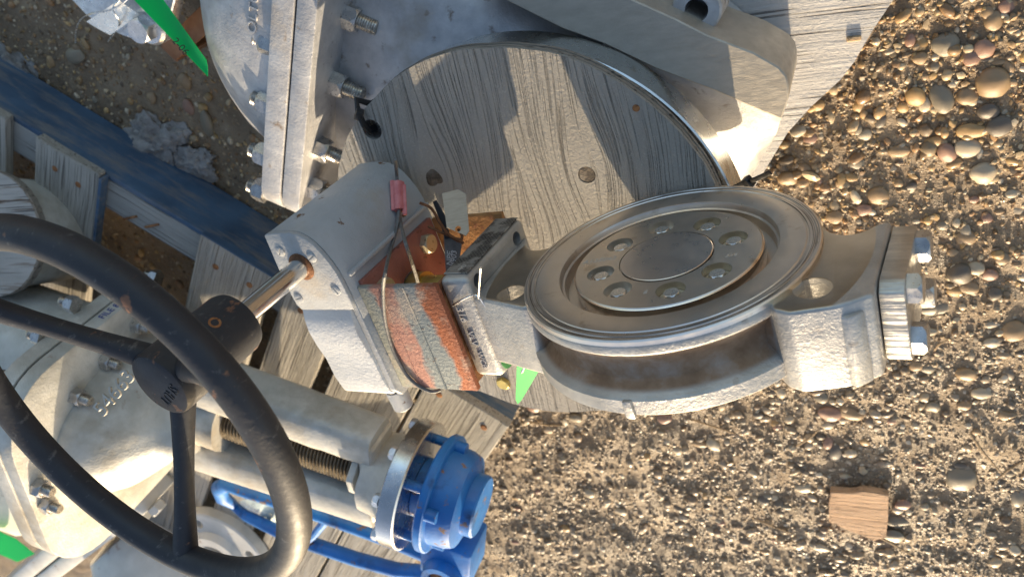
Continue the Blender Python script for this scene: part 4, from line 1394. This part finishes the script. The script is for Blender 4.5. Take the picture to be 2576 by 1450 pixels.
tg2 = bpy.data.objects['metal_tag.002']
d0 = RP(1132, 650, vw(-690, 20, -60), (-.35, -.45, .82)); d1 = RP(1134, 610, vw(-690, 20, -60), (-.35, -.45, .82)); d2 = RP(1145, 650, vw(-690, 20, -60), (-.35, -.45, .82))
xd = (d1 - d0).normalized(); nn2 = xd.cross((d2 - d0)).normalized()
if nn2.dot(CAM - d0) < 0: nn2 = -nn2
for k, s_ in enumerate(('NPE', '4903')):
    obj('stamped_text', text(s_, 24, .6, .2), 'etch', tg2, mat3(d0 * (1 - .8 * k) + d2 * .8 * k + nn2 * 5, xd, nn2.cross(xd), nn2))
tl = [RP(px, py, vw(-700, 90, -90), (-.35, -.45, .82)) for px, py in ((1093, 505), (1112, 545), (1126, 600))]
b = B(); b.tube(tl, [8, 13, 12], 8, squash=.35)
tag(obj('cable_tie', b, 'zip'), 'black cable tie tail poking out behind the blank steel tag', 'cable tie')
wire([vpixZ(1058, 508, 40), vpixZ(1085, 524, 60), vpixZ(1110, 560, 70), vpixZ(1125, 585, 70), vpixZ(1152, 575, 80)] if False else [RP(px, py, vw(-700, 100, -60), (-.35, -.45, .82)) for px, py in ((1056, 510), (1085, 524), (1108, 562), (1130, 590), (1158, 606), (1166, 612))], 4.5, 'rustwire', 'brown rusty wire holding the blank steel tag to the gearbox', 'tie_wire')
wire([RP(px, py, vw(-700, 90, -60), (-.35, -.45, .82)) for px, py in ((1077, 568), (1100, 580), (1130, 592), (1156, 606), (1162, 592), (1152, 575))], 4.5, 'rustwire', 'brown rusty wire twisted under the blank steel tag', 'tie_wire')
# lead-seal style cable with pink sleeve
cab = thing('seal_cable', 'grey steel cable with a pink crimp sleeve looped over the gearbox and bracket', 'cable')
def vpt(px, py, Z): return VO + VA * vpixZ(px, py, Z).x + VN * vpixZ(px, py, Z).y + VW * vpixZ(px, py, Z).z
def cr_(P):
    P = [Vector(p) for p in P]; out = []
    for i in range(len(P) - 1):
        p0, p1, p2, p3 = P[max(i - 1, 0)], P[i], P[i + 1], P[min(i + 2, len(P) - 1)]
        for k in range(6):
            t = k / 6
            out.append(.5 * ((2 * p1) + (p2 - p0) * t + (2 * p0 - 5 * p1 + 4 * p2 - p3) * t * t + (3 * p1 - p0 - 3 * p2 + p3) * t ** 3))
    return out + [P[-1]]
def gearpt(px, py, lift=12):
    """first hit of a picture ray with the rounded gearbox top, lifted a little"""
    r = ray(px, py)
    for k in range(900):
        p = CAM + r * (900 + k * 2.5); l = vl(p)
        if -216 < l.z < 250:
            dx, dy = l.x + 985, l.y - 140
            if l.x < -862 and ((dx * dx) / 122 ** 2 + max(0, dy) ** 2 / 122 ** 2 < 1.0) and l.y < 262:
                return p - r.normalized() * lift
    return CAM + r * 2100
top1 = [vpt(992, 395, -120), gearpt(996, 430, 10), gearpt(1000, 455, 12)]
slv0, slv1 = gearpt(1001, 458, 16), gearpt(1004, 528, 18)
b = B(); b.tube(cr_([vpt(994, 400, -100), gearpt(998, 440, 10), slv0 * .4 + slv1 * .6]), 5.5, 8); obj('cable_strand', b, 'cable', cab)
b = B(); b.tube(cr_([slv1, gearpt(998, 575, 20), gearpt(982, 630, 24), vpt(970, 680, 212), vpt(964, 728, 214), vpt(968, 800, 214), vpt(985, 870, 213), vpt(1018, 935, 213), vpt(1050, 968, 212), vpt(1085, 984, 205), vpt(1108, 980, 190)]), 5.5, 8); obj('cable_strand', b, 'cable', cab)
b = B(); b.tube(cr_([slv1, gearpt(1008, 560, 20), vpt(1020, 610, 120), vpt(1038, 665, 90), vpt(1052, 712, 60), vpt(1060, 740, 20)]), 5.5, 8); obj('cable_strand', b, 'cable', cab)
sd = (slv1 - slv0).normalized()
sxx = sd.cross((CAM - slv0).normalized()).normalized(); snn = sxx.cross(sd)
b = B()
L_ = (slv1 - slv0).length
b.tube([(0, 0, 0), (0, 0, L_)], 15, 16); b.tube([(-7, 4, 0), (-7, 4, L_)], 13, 12); b.box(10, 24, -2, 5, -8, L_, 2, 1); b.box(-24, -10, -6, 3, 10, L_ + 18, 2, 1)
obj('crimp_sleeve', b, 'pink', cab, frame(slv0, sxx, sd.cross(sxx), sd))
# bright tying wire and small green tag on the mounting pad
pz = 172
wire([vpt(1139, 768, pz), vpt(1165, 752, pz + 4), vpt(1190, 742, pz + 8), vpt(1204, 746, pz + 10), vpt(1216, 762, pz + 6), vpt(1226, 776, pz + 4), vpt(1236, 790, pz), vpt(1245, 830, pz), vpt(1268, 862, pz - 2), vpt(1270, 890, pz), vpt(1292, 908, pz - 6), vpt(1310, 912, pz - 10), vpt(1318, 922, pz - 12), vpt(1312, 936, pz - 12)], 3.2, 'wire', 'bright tying wire twisted round the mounting pad of the butterfly valve', 'tie_wire')
wire([vpt(1204, 748, pz + 8), vpt(1204, 740, pz + 12), vpt(1206, 715, pz + 30), vpt(1209, 673, pz + 56)], 3.4, 'wire', 'straight bright wire end standing up from the mounting pad', 'tie_wire')
wire([vpt(1230, 772, pz), vpt(1242, 758, pz - 20), vpt(1256, 752, pz - 40), vpt(1264, 755, pz - 60)], 2.6, 'wire', 'short wire loop going into the bolt hole of the turned face', 'tie_wire')
ga = [RP(px, py, vw(-470, -300, 100), (-.2, .45, .85)) for px, py in ((1300, 912), (1338, 906), (1365, 915), (1311, 1006), (1302, 1014), (1297, 1003))]
b = B(); nn = (ga[1] - ga[0]).cross(ga[3] - ga[0]).normalized()
b.hull(ga + [p - nn * 2 for p in ga], [(0, 1, 2, 3, 4, 5), (11, 10, 9, 8, 7, 6)] + [(i, 6 + i, 6 + (i + 1) % 6, (i + 1) % 6) for i in range(6)])
tag(obj('green_tag', b, 'green'), 'small pointed green plastic tag hanging below the mounting pad', 'tag')
ga = [H(px, py, 820) for px, py in ((-20, 1328), (40, 1355), (86, 1392), (44, 1412), (-20, 1385))]
b = B(); b.hull(ga + [p - Vector((0, 0, 3)) for p in ga], [(0, 1, 2, 3, 4), (9, 8, 7, 6, 5)] + [(i, 5 + i, 5 + (i + 1) % 5, (i + 1) % 5) for i in range(5)])
tag(obj('green_tag', b, 'green'), 'green plastic tag on the white valve beyond the handwheel', 'tag')

# ------------------------------------------------------------------ small things on the ground
def ice(px, py, rx, ry, h, seed, label):
    c = H(px, py, 0)
    b = B()
    t = bmesh.new(); bmesh.ops.create_icosphere(t, subdivisions=5, radius=1.0)
    for v in t.verts:
        q = v.co.copy()
        d = 1 + .42 * mnoise.noise((q.x * 1.6 + seed, q.y * 1.6, q.z)) + .22 * mnoise.noise((q.x * 4 + seed, q.y * 4, q.z * 4)) + .12 * mnoise.noise((q.x * 10 + seed, q.y * 10, q.z * 10)) + .05 * mnoise.noise((q.x * 24 + seed, q.y * 24, q.z * 24))
        v.co = Vector((c.x + q.x * rx * d, c.y + q.y * ry * d, ground_z(c.x, c.y) + q.z * h * d))
    b.add(t)
    return tag(obj('ice_patch', b, 'ice'), label, 'ice')
ice(30, 215, 230, 190, 46, 3.0, 'smooth grey ice lump at the corner of the blue stringer')
ice(395, 360, 180, 130, 60, 11.0, 'rough crumbly ice patch between the blue stringer and the silver bonnet')
ice(480, 410, 150, 90, 50, 17.0, 'loose granular ice beside the rough ice patch')
cp = [H(px, py, 26) for px, py in ((2090, 1236), (2150, 1238), (2170, 1232), (2236, 1244), (2234, 1300), (2228, 1350), (2198, 1358), (2150, 1338), (2086, 1312), (2084, 1270))]
b = B(); b.prism([(p.x, p.y) for p in cp], -10, 30, 'Z', 3, 1); b.subdivide(1); b.rough(4, 18)
tag(obj('wood_offcut', b, 'chipw'), 'broken square piece of light brown wood lying on the gravel', 'wood piece')
tws = [((2005, 1120), (2060, 1080)), ((2590, 1150), (2500, 1210)), ((1740, 1055), (1850, 1090)), ((2170, 1330), (2300, 1400)), ((2350, 880), (2385, 855)), ((1890, 1300), (1990, 1340)), ((2440, 1090), (2520, 1190)), ((1330, 1060), (1420, 1070))]
for i, (a_, c_) in enumerate(tws):
    A, C = H(*a_, 14), H(*c_, 20)
    m_ = (A + C) / 2 + Vector((random.uniform(-14, 14), random.uniform(-14, 14), 8))
    b = B(); b.tube([A, m_, C], [5, 6, 3.5], 6)
    tag(obj('dry_twig', b, 'twig'), 'thin dry twig or straw lying on the gravel', 'twig', 'dry twigs on the gravel')

# pebbles: the ones the picture shows singly, then more of the middling size
K3 = .3331
plist = []
for ox, oy, L in ((1738.8, 0, ((2285, 660, 110, 100, 0), (2090, 760, 70, 60, 0), (1895, 770, 70, 110, 1), (1695, 760, 65, 70, 2), (1920, 370, 90, 75, 1), (2125, 1025, 100, 55, 2), (2335, 975, 85, 65, 3), (2250, 870, 70, 55, 3), (2095, 1160, 90, 70, 5), (1935, 1190, 60, 75, 4), (2210, 1350, 85, 80, 5), (2220, 400, 70, 65, 4), (2120, 460, 60, 50, 4), (2290, 185, 60, 65, 0), (2390, 80, 50, 50, 4), (2250, 120, 40, 40, 0), (940, 835, 60, 45, 2), (800, 1010, 60, 45, 5), (890, 1080, 55, 40, 4), (720, 1370, 75, 55, 0), (840, 1400, 45, 35, 0), (1600, 850, 40, 40, 2), (1730, 470, 50, 40, 0), (1740, 370, 45, 50, 2), (1650, 330, 40, 45, 4), (1260, 840, 50, 55, 2), (1570, 1185, 75, 45, 0), (1850, 1110, 75, 40, 2), (1310, 1060, 50, 40, 5), (1430, 950, 40, 55, 3), (1250, 1010, 35, 40, 1), (1240, 1270, 60, 45, 1), (1205, 1370, 50, 30, 2))),
                  (1738.8, 483, ((1410, 60, 75, 65, 0), (1080, 210, 60, 50, 0), (1300, 165, 60, 45, 4), (2080, 380, 70, 50, 0), (2030, 640, 85, 80, 3), (2155, 600, 55, 45, 5), (2095, 745, 75, 45, 0), (1850, 920, 100, 55, 1), (2300, 790, 45, 45, 3), (2440, 1080, 80, 70, 0), (2080, 1400, 70, 50, 0), (1990, 780, 50, 40, 2), (2260, 660, 55, 50, 4), (1790, 1360, 50, 40, 1), (1700, 1340, 50, 45, 0), (1900, 290, 40, 30, 1), (2240, 240, 40, 35, 4))),
                  (1738.8, 966, ((960, 30, 55, 30, 0), (980, 120, 50, 45, 1), (1045, 255, 85, 60, 4), (1205, 260, 90, 50, 0), (1160, 220, 35, 35, 0), (1025, 345, 45, 30, 5), (2195, 110, 65, 45, 5), (1830, 195, 45, 45, 1), (2065, 190, 45, 35, 0), (2380, 270, 45, 35, 0), (2040, 750, 100, 95, 1), (1085, 560, 55, 80, 3), (1030, 480, 35, 55, 4), (1310, 480, 35, 35, 2), (840, 825, 60, 35, 5), (1560, 1070, 90, 40, 1), (1520, 1170, 80, 50, 1), (960, 1255, 70, 35, 5), (2480, 920, 45, 80, 1), (540, 910, 45, 40, 3), (1600, 940, 55, 40, 4))),
                  (1223.6, 837, ((1330, 690, 60, 45, 4), (1520, 600, 80, 35, 5), (1700, 880, 50, 55, 5), (1600, 880, 60, 30, 0), (660, 670, 55, 40, 1), (1430, 930, 40, 40, 5), (765, 1250, 40, 40, 5), (330, 600, 60, 50, 4), (2390, 1210, 65, 40, 5), (580, 720, 25, 55, 5), (1000, 1390, 50, 35, 5))),
                  (0, 0, ((1355, 640, 55, 60, 0), (390, 850, 50, 45, 2), (540, 430, 90, 50, 1), (1385, 830, 50, 60, 4), (1150, 930, 40, 40, 2), (1520, 960, 50, 110, 1), (1110, 760, 40, 40, 0), (960, 780, 25, 25, 2), (1030, 840, 30, 30, 2), (700, 760, 25, 25, 1)))):
    for cx_, cy_, hw_, hh_, ci in L:
        plist.append((ox + cx_ * K3, oy + cy_ * K3, hw_ * K3, hh_ * K3, ci))
nbig = len(plist)
while len(plist) < 165:
    px, py = random.uniform(1260, 2570), random.uniform(5, 1445)
    if py < 1010 and px < 2240 and not (px > 1985 and py < 520 and px > 2290 - py * .72): continue
    plist.append((px, py, random.uniform(7, 15), random.uniform(5, 11), random.randrange(6)))
pebm = []
for v in range(6):
    bv_, bf_ = ICO3
    d = np.array([1 + .16 * mnoise.noise((p[0] * 1.1 + v * 7, p[1] * 1.1, p[2] * 1.1)) + .05 * mnoise.noise((p[0] * 3 + v, p[1] * 3, p[2] * 3)) for p in bv_])
    me = np_mesh('pebble', bv_ * d[:, None], bf_)
    pebm.append(me)
pebc = {}
def region(px, py):
    if px < 700: return 'in the mud near the silver bonnet'
    if px > 1900 and py < 480: return 'on the gravel beside the pale ridged plywood'
    if px > 1900 and py < 980: return 'on the gravel beyond the bolted end cover'
    if px > 1900: return 'on the gravel around the broken wood piece'
    return 'on the gravel below the curved valve body'
for i, (px, py, hw_, hh_, ci) in enumerate(plist):
    p0 = H(px, py, 12)
    dep = (CAM - p0).length / FOC / 1.05
    rx = hw_ * dep
    ry = hh_ * dep * 1.12
    key = (i % 6, ci)
    if key not in pebc:
        me = pebm[i % 6].copy(); me.materials.append(PEB[ci]); pebc[key] = me
    o = bpy.data.objects.new('pebble', pebc[key]); COL.objects.link(o)
    rz = min(rx, ry) * random.uniform(.5, .7)
    o.matrix_world = Matrix.Translation(Vector((p0.x, p0.y, ground_z(p0.x, p0.y) + rz * random.uniform(-.15, .25))) * U) @ Matrix.Rotation(random.uniform(-.25, .25), 4, 'X') @ Matrix.Rotation(random.uniform(-.35, .35), 4, 'Z') @ Matrix.Diagonal((rx * U, ry * U, rz * U, 1))
    sz = 'large' if max(hw_, hh_) > 24 else ('medium' if max(hw_, hh_) > 14.5 else 'small')
    lab = f'{sz} {PEBN[ci]} pebble {region(px, py)}'
    tag(o, lab, 'pebble', lab.replace('pebble', 'pebbles'))
